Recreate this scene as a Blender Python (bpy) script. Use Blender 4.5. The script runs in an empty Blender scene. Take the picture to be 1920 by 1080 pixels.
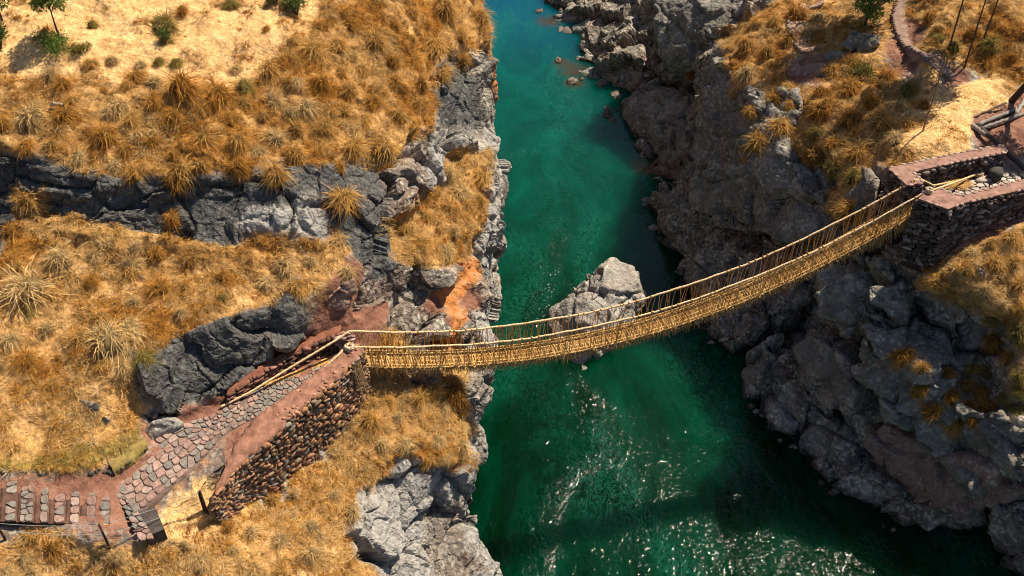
# Rope bridge over a green river gorge. Everything is built here from code.
import bpy, bmesh, math, random
import numpy as np
from mathutils import Vector, Matrix, geometry
from mathutils.bvhtree import BVHTree

random.seed(7)
RNG = np.random.default_rng(7)
F = 1850.0                      # focal length in photo pixels (1920 wide)
TH = math.radians(40.5)         # camera pitch below the horizon
CZ = 33.8                       # camera height above the left bridge head (z = 0)
WATER = -15.0
C = bpy.context.scene.collection


def P(u, v, z):
    """World point at height z seen at photo pixel (u, v)."""
    a = (u - 960) / F
    b = (540 - v) / F
    d = np.array([a, math.cos(TH) + b * math.sin(TH), -math.sin(TH) + b * math.cos(TH)])
    t = (z - CZ) / d[2]
    return np.array([0, 0, CZ]) + d * t


def ray(u, v):
    a = (u - 960) / F
    b = (540 - v) / F
    return Vector((a, math.cos(TH) + b * math.sin(TH), -math.sin(TH) + b * math.cos(TH))).normalized()


def project(p):
    x, y, z = p[..., 0], p[..., 1], p[..., 2] - CZ
    dep = y * math.cos(TH) - z * math.sin(TH)
    up = y * math.sin(TH) + z * math.cos(TH)
    dep = np.maximum(dep, 0.1)
    return 960 + F * x / dep, 540 - F * up / dep


# ------------------------------------------------------------------ noise
def _h(ix, iy, iz, seed):
    n = (ix.astype(np.uint32) * np.uint32(374761393) + iy.astype(np.uint32) * np.uint32(668265263)
         + iz.astype(np.uint32) * np.uint32(2147483647) + np.uint32((seed * 1274126177) & 0xffffffff))
    n = (n ^ (n >> np.uint32(13))) * np.uint32(1274126177)
    n = n ^ (n >> np.uint32(16))
    n = n * np.uint32(2246822519)
    n = n ^ (n >> np.uint32(15))
    return (n & np.uint32(0xffffff)).astype(np.float64) / 0xffffff


def vnoise(p, seed=0):
    f = np.floor(p).astype(np.int64)
    w = p - f
    w = w * w * w * (w * (w * 6 - 15) + 10)
    r = 0
    for dx in (0, 1):
        for dy in (0, 1):
            for dz in (0, 1):
                k = ((w[:, 0] if dx else 1 - w[:, 0]) * (w[:, 1] if dy else 1 - w[:, 1])
                     * (w[:, 2] if dz else 1 - w[:, 2]))
                r = r + k * _h(f[:, 0] + dx, f[:, 1] + dy, f[:, 2] + dz, seed)
    return r * 2 - 1


def fbm(p, seed=0, octaves=4, gain=.5):
    a, r = 1.0, 0
    for o in range(octaves):
        r = r + a * vnoise(p * 2.03 ** o + o * 17.3, seed + o)
        a *= gain
    return r


def voronoi(p, seed=0):
    f = np.floor(p).astype(np.int64)
    f1 = np.full(len(p), 9.0)
    f2 = np.full(len(p), 9.0)
    cid = np.zeros(len(p))
    for dx in (-1, 0, 1):
        for dy in (-1, 0, 1):
            for dz in (-1, 0, 1):
                ix, iy, iz = f[:, 0] + dx, f[:, 1] + dy, f[:, 2] + dz
                q = np.stack([ix + _h(ix, iy, iz, seed), iy + _h(ix, iy, iz, seed + 91),
                              iz + _h(ix, iy, iz, seed + 57)], 1)
                d = ((q - p) ** 2).sum(1)
                c = _h(ix, iy, iz, seed + 23)
                near = d < f1
                f2 = np.where(near, f1, np.minimum(f2, d))
                cid = np.where(near, c, cid)
                f1 = np.where(near, d, f1)
    return np.sqrt(f1), np.sqrt(f2), cid


def sstep(x, a, b):
    t = np.clip((x - a) / (b - a), 0, 1)
    return t * t * (3 - 2 * t)


def slabs(p, size, seed, tilt, step, crack, width):
    """Broken rock: every cell is a flat facet with its own tilt, cells meet in cracks."""
    p = p / size
    f = np.floor(p).astype(np.int64)
    f1 = np.full(len(p), 9.0)
    f2 = np.full(len(p), 9.0)
    best = np.zeros((len(p), 3))
    ids = np.zeros((len(p), 3), np.int64)
    for dx in (-1, 0, 1):
        for dy in (-1, 0, 1):
            for dz in (-1, 0, 1):
                i = np.stack([f[:, 0] + dx, f[:, 1] + dy, f[:, 2] + dz], 1)
                o = np.stack([_h(i[:, 0], i[:, 1], i[:, 2], seed + k) for k in (0, 91, 57)], 1)
                q = p - i - o
                d = (q * q).sum(1)
                near = d < f1
                f2 = np.where(near, f1, np.minimum(f2, d))
                best = np.where(near[:, None], q, best)
                ids = np.where(near[:, None], i, ids)
                f1 = np.where(near, d, f1)
    g = np.stack([_h(ids[:, 0], ids[:, 1], ids[:, 2], seed + k) for k in (201, 202, 203)], 1) * 2 - 1
    c = _h(ids[:, 0], ids[:, 1], ids[:, 2], seed + 204) - .5
    edge = np.sqrt(f2) - np.sqrt(f1)
    return size * ((best * g).sum(1) * tilt + c * step - crack * (1 - sstep(edge, 0, width)))


def rock_disp(p, scale=1.0, big=1.0, fine=1.0):
    """Fractured rock: height along the normal, metres."""
    p = p / scale
    q = p * np.array([1, 1, 1.35])
    wrp = np.stack([vnoise(p / 1.4, 3), vnoise(p / 1.4, 4), vnoise(p / 1.4, 5)], 1)
    d = fbm(q / 5, 11, 2) * .5
    d += slabs(q + wrp * .4, 3.4, 31, .5, .16, .15, .12) * big
    d += slabs(q + wrp * .3, 1.4, 41, .45, .14, .12, .13) * (.4 + .6 * fine)
    d += slabs(q + wrp * .12, .5, 61, .45, .12, .10, .16) * fine
    r = 1 - np.abs(vnoise(q / .3, 72))
    d += (r - .6) * .06 * fine
    return d * scale


def soil_disp(p):
    return fbm(p / 2.2, 81, 4) * .22 + np.abs(vnoise(p / .4, 85)) * .06


def hummocks(p):
    """Tussock mounds: rounded bumps with hollows between them."""
    q = p + np.stack([vnoise(p / .9, 21), vnoise(p / .9, 22), vnoise(p / .9, 23)], 1) * .25
    f1, f2, c = voronoi(q / 1.05, 24)
    h = sstep(1 - f1 / .75, 0, 1) * (.25 + .75 * c)
    return h * sstep(vnoise(p / 3.1, 25), -.45, .15)


# ------------------------------------------------------------------ meshes
def refine(V, T, A, lfun, passes=9, smooth_at=(3,), fixed=None):
    """Split every edge longer than lfun(midpoint), conforming; A = per-vertex attributes."""
    V = np.asarray(V, float)
    T = np.asarray(T, np.int64)
    A = np.asarray(A, float)
    for it in range(passes):
        if it in smooth_at:
            V = relax(V, T, 2, .5)
        e = np.concatenate([T[:, [0, 1]], T[:, [1, 2]], T[:, [2, 0]]])
        e.sort(1)
        key = e[:, 0] * (len(V) + 1) + e[:, 1]
        uk, first, inv = np.unique(key, return_index=True, return_inverse=True)
        ue = e[first]
        mid = (V[ue[:, 0]] + V[ue[:, 1]]) / 2
        ln = np.linalg.norm(V[ue[:, 0]] - V[ue[:, 1]], axis=1)
        mark = ln > lfun(mid)
        if not mark.any():
            break
        nid = np.full(len(ue), -1, np.int64)
        nid[mark] = len(V) + np.arange(mark.sum())
        V = np.concatenate([V, mid[mark]])
        A = np.concatenate([A, (A[ue[mark, 0]] + A[ue[mark, 1]]) / 2])
        n = len(T)
        m = np.stack([nid[inv[:n]], nid[inv[n:2 * n]], nid[inv[2 * n:]]], 1)   # edges 01,12,20
        cnt = (m >= 0).sum(1)
        out = [T[cnt == 0]]
        k = cnt == 3
        t, mm = T[k], m[k]
        out += [np.stack([t[:, 0], mm[:, 0], mm[:, 2]], 1), np.stack([mm[:, 0], t[:, 1], mm[:, 1]], 1),
                np.stack([mm[:, 2], mm[:, 1], t[:, 2]], 1), mm]
        for r in range(3):                       # rotate so that the marked edge(s) come first
            a, b, c_ = r, (r + 1) % 3, (r + 2) % 3
            k = (cnt == 1) & (m[:, a] >= 0)
            t, mm = T[k], m[k]
            out += [np.stack([t[:, a], mm[:, a], t[:, c_]], 1), np.stack([mm[:, a], t[:, b], t[:, c_]], 1)]
            k = (cnt == 2) & (m[:, c_] < 0)      # edges a, b marked
            t, mm = T[k], m[k]
            out += [np.stack([mm[:, a], t[:, b], mm[:, b]], 1), np.stack([t[:, a], mm[:, a], mm[:, b]], 1),
                    np.stack([t[:, a], mm[:, b], t[:, c_]], 1)]
        T = np.concatenate(out)
    return V, T, A


def relax(V, T, n=2, k=.5):
    e = np.concatenate([T[:, [0, 1]], T[:, [1, 2]], T[:, [2, 0]]])
    s = np.sort(e, 1)
    key = s[:, 0] * (len(V) + 1) + s[:, 1]
    uk, first, cnt = np.unique(key, return_index=True, return_counts=True)
    ue = s[first]
    bd = np.zeros(len(V), bool)
    bd[ue[cnt == 1].ravel()] = True
    for _ in range(n):
        acc = np.zeros_like(V)
        w = np.zeros(len(V))
        for i, j in ((0, 1), (1, 0)):
            np.add.at(acc, ue[:, i], V[ue[:, j]])
            np.add.at(w, ue[:, i], 1)
        tgt = acc / np.maximum(w, 1)[:, None]
        V = np.where(bd[:, None], V, V + (tgt - V) * k)
    return V


def normals(V, T):
    fn = np.cross(V[T[:, 1]] - V[T[:, 0]], V[T[:, 2]] - V[T[:, 0]])
    n = np.zeros_like(V)
    for i in range(3):
        np.add.at(n, T[:, i], fn)
    return n / np.maximum(np.linalg.norm(n, axis=1), 1e-9)[:, None]


def mesh_from(name, V, T, attrs=None, smooth=True):
    """Triangle or quad mesh from numpy arrays."""
    me = bpy.data.meshes.new(name)
    V = np.asarray(V, np.float32)
    T = np.asarray(T, np.int32)
    k = T.shape[1]
    me.vertices.add(len(V))
    me.vertices.foreach_set('co', V.ravel())
    me.loops.add(T.size)
    me.loops.foreach_set('vertex_index', T.ravel())
    me.polygons.add(len(T))
    me.polygons.foreach_set('loop_start', np.arange(len(T), dtype=np.int32) * k)
    try:
        me.polygons.foreach_set('loop_total', np.full(len(T), k, np.int32))
    except Exception:
        pass
    me.polygons.foreach_set('use_smooth', np.full(len(T), smooth, bool))
    for an, arr in (attrs or {}).items():
        arr = np.asarray(arr, np.float32)
        if arr.ndim == 1:
            at = me.attributes.new(an, 'FLOAT', 'POINT')
            at.data.foreach_set('value', arr)
        else:
            at = me.attributes.new(an, 'FLOAT_COLOR', 'POINT')
            if arr.shape[1] == 3:
                arr = np.concatenate([arr, np.ones((len(arr), 1), np.float32)], 1)
            at.data.foreach_set('color', arr.ravel())
    me.update(calc_edges=True)
    me.validate()
    return me


def link(name, me, mat=None, parent=None):
    o = bpy.data.objects.new(name, me)
    C.objects.link(o)
    if mat is not None and me is not None and not me.materials:
        me.materials.append(mat)
    if parent is not None:
        o.parent = parent
    return o


def tag(o, label, cat, group=None, kind=None):
    o['label'] = label
    o['category'] = cat
    if group:
        o['group'] = group
    if kind:
        o['kind'] = kind
    return o


def thing(name, label, cat, loc, group=None):
    o = bpy.data.objects.new(name, None)
    C.objects.link(o)
    o.location = Vector(loc)
    return tag(o, label, cat, group)


class MB:
    """Collects simple shapes into one mesh; per-vertex colour kept in 'tint'."""
    def __init__(self):
        self.v, self.f, self.c = [], [], []

    def add(self, vs, fs, col=(1, 1, 1)):
        b = len(self.v)
        self.v += [tuple(x) for x in vs]
        self.c += [tuple(col)] * len(vs)
        self.f += [tuple(i + b for i in f) for f in fs]

    def tube(self, pts, rad, n=6, col=(1, 1, 1), cap=True):
        pts = [Vector(p) for p in pts]
        rad = rad if hasattr(rad, '__len__') else [rad] * len(pts)
        vs, fs = [], []
        for i, p in enumerate(pts):
            t = (pts[min(i + 1, len(pts) - 1)] - pts[max(i - 1, 0)])
            t = t.normalized() if t.length > 1e-9 else Vector((0, 0, 1))
            a = t.cross(Vector((0, 0, 1)) if abs(t.z) < .9 else Vector((1, 0, 0))).normalized()
            b = t.cross(a)
            for k in range(n):
                w = 2 * math.pi * k / n
                vs.append(p + (a * math.cos(w) + b * math.sin(w)) * rad[i])
        for i in range(len(pts) - 1):
            for k in range(n):
                k2 = (k + 1) % n
                fs.append((i * n + k, i * n + k2, (i + 1) * n + k2, (i + 1) * n + k))
        if cap:
            fs.append(tuple(reversed(range(n))))
            fs.append(tuple((len(pts) - 1) * n + k for k in range(n)))
        self.add(vs, fs, col)

    def build(self, name, mat, parent=None, smooth=False, origin=None):
        me = bpy.data.meshes.new(name)
        o0 = Vector(origin) if origin is not None else Vector((0, 0, 0))
        me.from_pydata([tuple(Vector(v) - o0) for v in self.v], [], self.f)
        at = me.attributes.new('tint', 'FLOAT_COLOR', 'POINT')
        at.data.foreach_set('color', np.concatenate([np.array(self.c, np.float32).reshape(-1, 3),
                                                     np.ones((len(self.c), 1), np.float32)], 1).ravel())
        if smooth:
            me.polygons.foreach_set('use_smooth', [True] * len(me.polygons))
        me.update()
        return link(name, me, mat, parent)
# ------------------------------------------------------------------ materials
class NT:
    def __init__(self, name):
        self.m = bpy.data.materials.new(name)
        self.m.use_nodes = True
        self.t = self.m.node_tree
        self.b = self.t.nodes['Principled BSDF']
        self.b.inputs['Roughness'].default_value = .9
        self.b.inputs['Specular IOR Level'].default_value = .2
        self._co = None

    def n(self, typ, **kw):
        nd = self.t.nodes.new(typ)
        for k, v in kw.items():
            setattr(nd, k, v)
        return nd

    def l(self, a, b):
        self.t.links.new(a, b)

    def co(self):
        if self._co is None:
            self._co = self.n('ShaderNodeNewGeometry').outputs['Position']
        return self._co

    def noise(self, scale, detail=6, rough=.6, dist=0.0, vec=None):
        nd = self.n('ShaderNodeTexNoise')
        nd.inputs['Scale'].default_value = scale
        nd.inputs['Detail'].default_value = detail
        nd.inputs['Roughness'].default_value = rough
        nd.inputs['Distortion'].default_value = dist
        self.l(vec or self.co(), nd.inputs['Vector'])
        return nd.outputs['Fac']

    def voro(self, scale, feature='F1', out='Distance', vec=None):
        nd = self.n('ShaderNodeTexVoronoi', feature=feature)
        nd.inputs['Scale'].default_value = scale
        self.l(vec or self.co(), nd.inputs['Vector'])
        return nd.outputs[out]

    def warp(self, scale, amount):
        key = (scale, amount)
        nz = self.n('ShaderNodeTexNoise')
        nz.inputs['Scale'].default_value = scale
        nz.inputs['Detail'].default_value = 3
        self.l(self.co(), nz.inputs['Vector'])
        ma = self.n('ShaderNodeVectorMath', operation='MULTIPLY_ADD')
        self.l(nz.outputs['Color'], ma.inputs[0])
        ma.inputs[1].default_value = (amount,) * 3
        self.l(self.co(), ma.inputs[2])
        return ma.outputs[0]

    def ramp(self, fac, stops):
        nd = self.n('ShaderNodeValToRGB')
        el = nd.color_ramp.elements
        while len(el) < len(stops):
            el.new(.5)
        for e, (p, c) in zip(el, stops):
            e.position = p
            c = (c, c, c) if not hasattr(c, '__len__') else c
            e.color = (*c, 1)
        self.l(fac, nd.inputs[0])
        return nd.outputs[0]

    def mix(self, fac, a, b, mode='MIX'):
        nd = self.n('ShaderNodeMix', data_type='RGBA', blend_type=mode)
        for sock, val in ((nd.inputs[0], fac), (nd.inputs[6], a), (nd.inputs[7], b)):
            if hasattr(val, 'is_output'):
                self.l(val, sock)
            elif hasattr(val, '__len__'):
                sock.default_value = (*val, 1)
            else:
                sock.default_value = val
        return nd.outputs[2]

    def math(self, op, a, b=0.0, clamp=False):
        nd = self.n('ShaderNodeMath', operation=op, use_clamp=clamp)
        for sock, val in ((nd.inputs[0], a), (nd.inputs[1], b)):
            if hasattr(val, 'is_output'):
                self.l(val, sock)
            else:
                sock.default_value = val
        return nd.outputs[0]

    def attr(self, name, out='Fac'):
        nd = self.n('ShaderNodeAttribute', attribute_name=name)
        return nd.outputs[out]

    def bump(self, h, strength=.5, dist=.1, normal=None):
        nd = self.n('ShaderNodeBump')
        nd.inputs['Strength'].default_value = strength
        nd.inputs['Distance'].default_value = dist
        self.l(h, nd.inputs['Height'])
        if normal is not None:
            self.l(normal, nd.inputs['Normal'])
        self.l(nd.outputs[0], self.b.inputs['Normal'])
        return nd.outputs[0]

    def base(self, c):
        if hasattr(c, 'is_output'):
            self.l(c, self.b.inputs['Base Color'])
        else:
            self.b.inputs['Base Color'].default_value = (*c, 1)


def rock_colour(k):
    """Grey volcanic rock with lichen spots, brown stains and pale weathered faces."""
    big = k.noise(.16, 4, .6, .4)
    mid = k.noise(.9, 8, .7, .6)
    c = k.ramp(mid, [(.27, (.055, .051, .049)), (.44, (.165, .152, .142)), (.58, (.29, .265, .245)), (.74, (.48, .445, .39))])
    c = k.mix(k.ramp(big, [(.45, 0.0), (.62, .75)]), c, k.ramp(mid, [(.3, (.10, .062, .05)), (.7, (.27, .17, .135))]))
    c = k.mix(k.ramp(k.noise(.31, 5, .6), [(.55, 0.0), (.7, .6)]), c, k.ramp(mid, [(.3, (.05, .062, .062)), (.7, (.17, .20, .19))]))
    spot = k.ramp(k.noise(6.5, 5, .75, .3), [(.60, 0.0), (.68, .7)])
    c = k.mix(k.math('MULTIPLY', spot, k.ramp(k.noise(.5, 3), [(.4, 0.0), (.6, 1.0)])), c, (.46, .45, .39))
    och = k.ramp(k.noise(1.7, 6, .7), [(.66, 0.0), (.74, .55)])
    c = k.mix(och, c, (.30, .17, .05))
    dk = k.ramp(k.noise(3.2, 8, .75, .8), [(.30, .75), (.44, 0.0)])
    c = k.mix(dk, c, (.03, .028, .028))
    chip = k.ramp(k.voro(3.1, out='Color', vec=k.warp(1.6, .35)), [(0, .72), (.5, .98), (1, 1.3)])
    c = k.mix(1.0, c, chip, 'MULTIPLY')
    fl = k.ramp(k.voro(5.5, out='Color', vec=k.warp(3.0, .16)), [(.66, 0.0), (.72, 1.0)])
    fl = k.math('MULTIPLY', fl, k.ramp(k.noise(.8, 4, .6), [(.36, .1), (.6, .75)]))
    c = k.mix(fl, c, (.56, .53, .46))
    slab = k.ramp(k.voro(.75, out='Color', vec=k.warp(.9, .5)), [(0, .62), (.5, 1.0), (1, 1.35)])
    c = k.mix(1.0, c, slab, 'MULTIPLY')
    # a dark wet band along the water line
    sx = k.n('ShaderNodeSeparateXYZ')
    k.l(k.co(), sx.inputs[0])
    z = k.math('ADD', sx.outputs['Z'], k.math('MULTIPLY', k.noise(1.3, 4), .9))
    wet = k.n('ShaderNodeMapRange')
    k.l(z, wet.inputs[0])
    wet.inputs[1].default_value = -14.45
    wet.inputs[2].default_value = -14.1
    c = k.mix(1.0, c, (1.01, .97, .91), 'MULTIPLY')
    return k.mix(wet.outputs[0], k.mix(1.0, c, (.30, .29, .27), 'MULTIPLY'), c)


def rock_height(k):
    v = k.warp(2.2, .3)
    h = k.math('ADD', k.noise(2.6, 12, .74, .3), k.math('MULTIPLY', k.voro(3.6, vec=v), .9))
    h = k.math('ADD', h, k.math('MULTIPLY', k.voro(9.0, vec=v), .35))
    return h


def make_rock(name, tint=None):
    k = NT(name)
    c = rock_colour(k)
    if tint:
        c = k.mix(tint[1], c, tint[0], 'MULTIPLY' if len(tint) > 2 else 'MIX')
    k.base(c)
    k.bump(rock_height(k), .8, .12)
    return k.m


def make_terrain():
    k = NT('terrain_cover')
    rock = rock_colour(k)
    zone = k.n('ShaderNodeAttribute', attribute_name='cover')      # R grass, G sand, B orange soil
    sp = k.n('ShaderNodeSeparateColor')
    k.l(zone.outputs['Color'], sp.inputs[0])
    zone2 = k.n('ShaderNodeAttribute', attribute_name='cover_b')   # R pale rock, G brown soil, B moss
    sp2 = k.n('ShaderNodeSeparateColor')
    k.l(zone2.outputs['Color'], sp2.inputs[0])
    mid = k.noise(1.1, 9, .7, .4)
    fine = k.noise(7.0, 8, .75, .3)
    thatch_shade = k.ramp(k.noise(.75, 5, .65, .6), [(.44, .0), (.58, .85)])  # dead brown litter patches, also painting the dark shaded gaps between tufts
    grass = k.ramp(k.math('ADD', k.math('MULTIPLY', mid, .5), k.math('MULTIPLY', fine, .5)),
                   [(.34, (.15, .075, .025)), (.46, (.38, .20, .065)), (.57, (.60, .355, .13)), (.74, (.78, .53, .24))])
    grass = k.mix(thatch_shade, grass, k.ramp(fine, [(.35, (.10, .05, .018)), (.6, (.30, .155, .05)), (.75, (.48, .28, .10))]))
    sand = k.ramp(k.math('ADD', k.math('MULTIPLY', mid, .45), k.math('MULTIPLY', fine, .55)),
                  [(.32, (.30, .155, .06)), (.46, (.62, .36, .14)), (.56, (.78, .50, .235)), (.72, (.88, .62, .34))])
    orange = k.ramp(mid, [(.3, (.22, .085, .035)), (.48, (.46, .18, .05)), (.66, (.48, .27, .15))])
    brown = k.ramp(mid, [(.3, (.10, .045, .03)), (.5, (.23, .105, .07)), (.7, (.36, .19, .13))])
    moss = k.ramp(fine, [(.3, (.14, .095, .025)), (.5, (.32, .21, .045)), (.7, (.44, .31, .07))])
    pale = k.ramp(k.noise(2.4, 9, .75, .6), [(.3, (.09, .085, .08)), (.45, (.27, .25, .235)), (.62, (.42, .395, .36)), (.75, (.55, .52, .47))])

    spots = k.ramp(k.noise(2.3, 6, .7, .4), [(.52, 0.0), (.64, .65)])
    sand = k.mix(spots, sand, k.ramp(fine, [(.35, (.20, .10, .04)), (.65, (.52, .31, .14))]))

    def w(sock, lo=.36, hi=.62):
        s = k.math('ADD', sock, k.math('MULTIPLY', k.math('SUBTRACT', k.noise(1.6, 7, .7), .5), 1.1))
        return k.ramp(s, [(lo, 0.0), (hi, 1.0)])
    char = k.ramp(k.noise(3.4, 9, .78, .5), [(.32, (.032, .032, .032)), (.50, (.085, .083, .08)), (.62, (.165, .16, .15)), (.72, (.42, .40, .37))])
    rock = k.mix(w(k.attr('lichen')), rock, char)
    c = k.mix(w(sp2.outputs[0]), rock, pale)
    c = k.mix(w(sp2.outputs[1]), c, brown)
    c = k.mix(w(sp.outputs[2]), c, orange)
    c = k.mix(w(sp.outputs[0]), c, grass)
    c = k.mix(w(sp.outputs[1]), c, sand)
    c = k.mix(w(sp2.outputs[2]), c, moss)
    k.base(c)
    soft = k.math('MAXIMUM', k.math('MAXIMUM', sp.outputs[0], sp.outputs[1]), sp2.outputs[1])
    k.bump(k.math('MULTIPLY', rock_height(k), k.math('SUBTRACT', 1.0, k.math('MULTIPLY', soft, .65))), .85, .13)
    return k.m


def make_water():
    k = NT('river_water')
    pos = k.co()
    sx = k.n('ShaderNodeSeparateXYZ')
    k.l(pos, sx.inputs[0])
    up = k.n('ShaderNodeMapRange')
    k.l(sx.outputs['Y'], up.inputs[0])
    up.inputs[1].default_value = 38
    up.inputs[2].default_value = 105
    deep_and_sky = k.ramp(up.outputs[0], [(0, (0, .010, .0022)), (.28, (0, .019, .006)), (.55, (0, .040, .024)), (.8, (0, .05, .044)), (1, (0, .055, .11))])  # water's own green; the blue far end paints in the sky's reflection
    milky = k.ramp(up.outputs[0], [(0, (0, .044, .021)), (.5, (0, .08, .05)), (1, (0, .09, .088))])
    mp = k.n('ShaderNodeMapping')
    mp.inputs['Scale'].default_value = (1, .55, 1)
    k.l(pos, mp.inputs[0])
    cur = k.noise(.16, 6, .62, 1.2, mp.outputs[0])
    c = k.mix(k.ramp(cur, [(.40, 0.0), (.70, .8)]), deep_and_sky, milky)
    # aerated filaments in the current
    fil = k.noise(1.5, 8, .75, 1.6, mp.outputs[0])
    fil = k.ramp(k.math('ABSOLUTE', k.math('SUBTRACT', fil, .5)), [(0, 1.0), (.022, .0)])
    zone = k.ramp(k.noise(.13, 3, .5, .6, mp.outputs[0]), [(.48, 0.0), (.6, 1.0)])
    c = k.mix(k.math('MULTIPLY', k.math('MULTIPLY', fil, zone), .6), c, (.02, .17, .115))
    foam = k.ramp(k.noise(3.4, 9, .8, 1.2), [(.63, 0.0), (.68, 1.0)])
    fz = k.ramp(k.noise(.19, 2, .5), [(.56, 0.0), (.68, 1.0)])
    wk = k.attr('wake')
    fz = k.math('MAXIMUM', fz, wk)
    c = k.mix(k.math('MULTIPLY', foam, k.math('MULTIPLY', fz, .7)), c, (.55, .70, .66))
    shal = k.attr('shallow')
    c = k.mix(k.math('MULTIPLY', shal, k.ramp(k.noise(1.2, 5), [(.35, .35), (.6, 1.0)])), c, (.06, .035, .014))
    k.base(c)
    k.b.subsurface_method = 'BURLEY'          # turbid water: light spreads below the surface
    k.b.inputs['Subsurface Weight'].default_value = 1.0
    k.b.inputs['Subsurface Radius'].default_value = (1, 1, 1)
    k.b.inputs['Subsurface Scale'].default_value = 6.0
    k.b.inputs['Roughness'].default_value = .065
    k.b.inputs['IOR'].default_value = 1.33
    k.b.inputs['Specular IOR Level'].default_value = .3
    h = k.math('ADD', k.noise(.8, 2, .5, .5, mp.outputs[0]), k.math('MULTIPLY', k.noise(4.0, 2.0, .5, .6), .36))
    amp = k.attr('rough')
    k.bump(k.math('MULTIPLY', h, k.math('ADD', k.math('MULTIPLY', amp, .6), .06)), 1.0, .5)
    return k.m


def make_tint(name, var=.35, rough=.85, bump=.4, scale=6.0, trans=0.0):
    """Colour comes from the mesh's own 'tint' attribute, broken up by noise."""
    k = NT(name)
    t = k.attr('tint', 'Color')
    f = k.noise(scale, 7, .7, .2)
    dark = k.mix(1.0, t, (1 - var, 1 - var * 1.05, 1 - var * 1.1), 'MULTIPLY')
    lite = k.mix(1.0, t, (1 + var * .6, 1 + var * .55, 1 + var * .5), 'MULTIPLY')
    c = k.mix(k.ramp(f, [(.35, 0.0), (.65, 1.0)]), dark, lite)
    k.base(c)
    k.b.inputs['Roughness'].default_value = rough
    if bump:
        k.bump(k.noise(scale * 2.5, 8, .7), bump, .05)
    if trans:
        tr = k.n('ShaderNodeBsdfTranslucent')
        k.l(c, tr.inputs[0])
        ms = k.n('ShaderNodeMixShader')
        ms.inputs[0].default_value = trans
        out = k.t.nodes['Material Output']
        k.l(k.b.outputs[0], ms.inputs[1])
        k.l(tr.outputs[0], ms.inputs[2])
        k.l(ms.outputs[0], out.inputs[0])
    return k.m


M_ROCK = make_rock('grey_rock')
M_TERRAIN = make_terrain()
M_WATER = make_water()
M_GRASS = make_tint('dry_grass_blades', .3, .8, 0, 1.6, .24)
M_LEAF = make_tint('green_leaves', .3, .7, 0, 3.0, .3)
M_STONE = make_tint('masonry_stone', .4, .9, .6, 7.0)
M_ROPE = make_tint('straw_rope', .25, .9, .5, 14.0, .12)
M_WOOD = make_tint('weathered_wood', .35, .85, .4, 9.0)
M_WIRE = make_tint('wire', .1, .5, 0, 5.0)
# ------------------------------------------------------------------ terrain
# control points: photo pixel, height in metres, what covers the ground there
COV = {  # grass, sand, orange | pale, brown, moss | charcoal lichen
    'R': (0, 0, 0, 0, 0, 0, 0), 'G': (1, 0, 0, 0, 0, 0, 0), 'S': (.5, 1, 0, 0, 0, 0, 0), 'O': (0, 0, 1, 0, .2, 0, 0),
    'L': (0, 0, 0, 1, 0, 0, 0), 'B': (0, 0, 0, 0, 1, 0, 0), 'M': (.8, 0, 0, 0, 0, .6, 0), 'Q': (.6, 0, 0, 0, .6, 0, 0),
    'T': (.95, .42, 0, 0, .1, 0, 0), 'D': (.3, .3, 0, 0, .5, 0, 0), 'K': (0, 0, 0, 0, 0, 0, 1)}


def parse(txt):
    out = []
    for tok in txt.split():
        a = tok.split(',')
        if a[0] == 'w':
            w = np.array([float(x) for x in a[1:4]])
            u, v = project(w)
            out.append((float(u), float(v), w, a[4]))
        else:
            u, v, z = map(float, a[:3])
            out.append((u, v, P(u, v, z), a[3]))
    return out


def recess(txt, by=1.4):
    """Set the rock behind the bedded boulders deeper into the cliff."""
    out = []
    for tok in txt.split():
        a = tok.split(',')
        if a[0] != 'w' and a[3] == 'R' and 1200 <= float(a[0]) and 150 <= float(a[1]) and float(a[2]) > -14 \
                and not (float(a[0]) > 1630 and 330 < float(a[1]) < 500):
            a[2] = str(float(a[2]) - by)
        out.append(','.join(a))
    return ' '.join(out)


L_SIL = parse('''w,-12,150,14,R w,-6,110,12,R 850,-500,13,G 855,-350,12,G 880,-150,8.5,G 905,0,6,G 915,60,4.8,G 924,130,3,O 932,200,1.6,R
944,262,.5,L 944,310,-.3,R 930,370,-.8,L 925,420,-1.5,L 903,470,-2.2,L 888,500,-2.4,O 902,545,-2.9,R 920,600,-4,L 932,650,-4.6,L 908,695,-5,R
888,740,-5.2,R 888,770,-5.4,R 890,800,-5.8,L 897,870,-6.5,L 906,900,-7.2,L 893,924,-7.6,L 858,947,-8,R 900,1000,-9.4,L 938,1050,-10.4,L 954,1088,-11,L
962,1200,-12.5,L 965,1450,-15.6,L''')
L_EDGE = parse('''-350,1450,-3,G -350,1200,-1,T -350,1060,0,T -350,985,1,B -350,890,1.4,B -350,860,1.7,T -350,740,2.6,T -350,560,4.6,T -350,470,5,R -350,310,8.3,R
-350,270,8.5,G -350,200,9.2,G -350,130,10.2,S -350,60,11,S -350,0,11.8,S -350,-150,13.4,S -350,-350,15.5,S -350,-500,17.5,S w,-60,110,20,S w,-60,150,24,S''')
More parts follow.
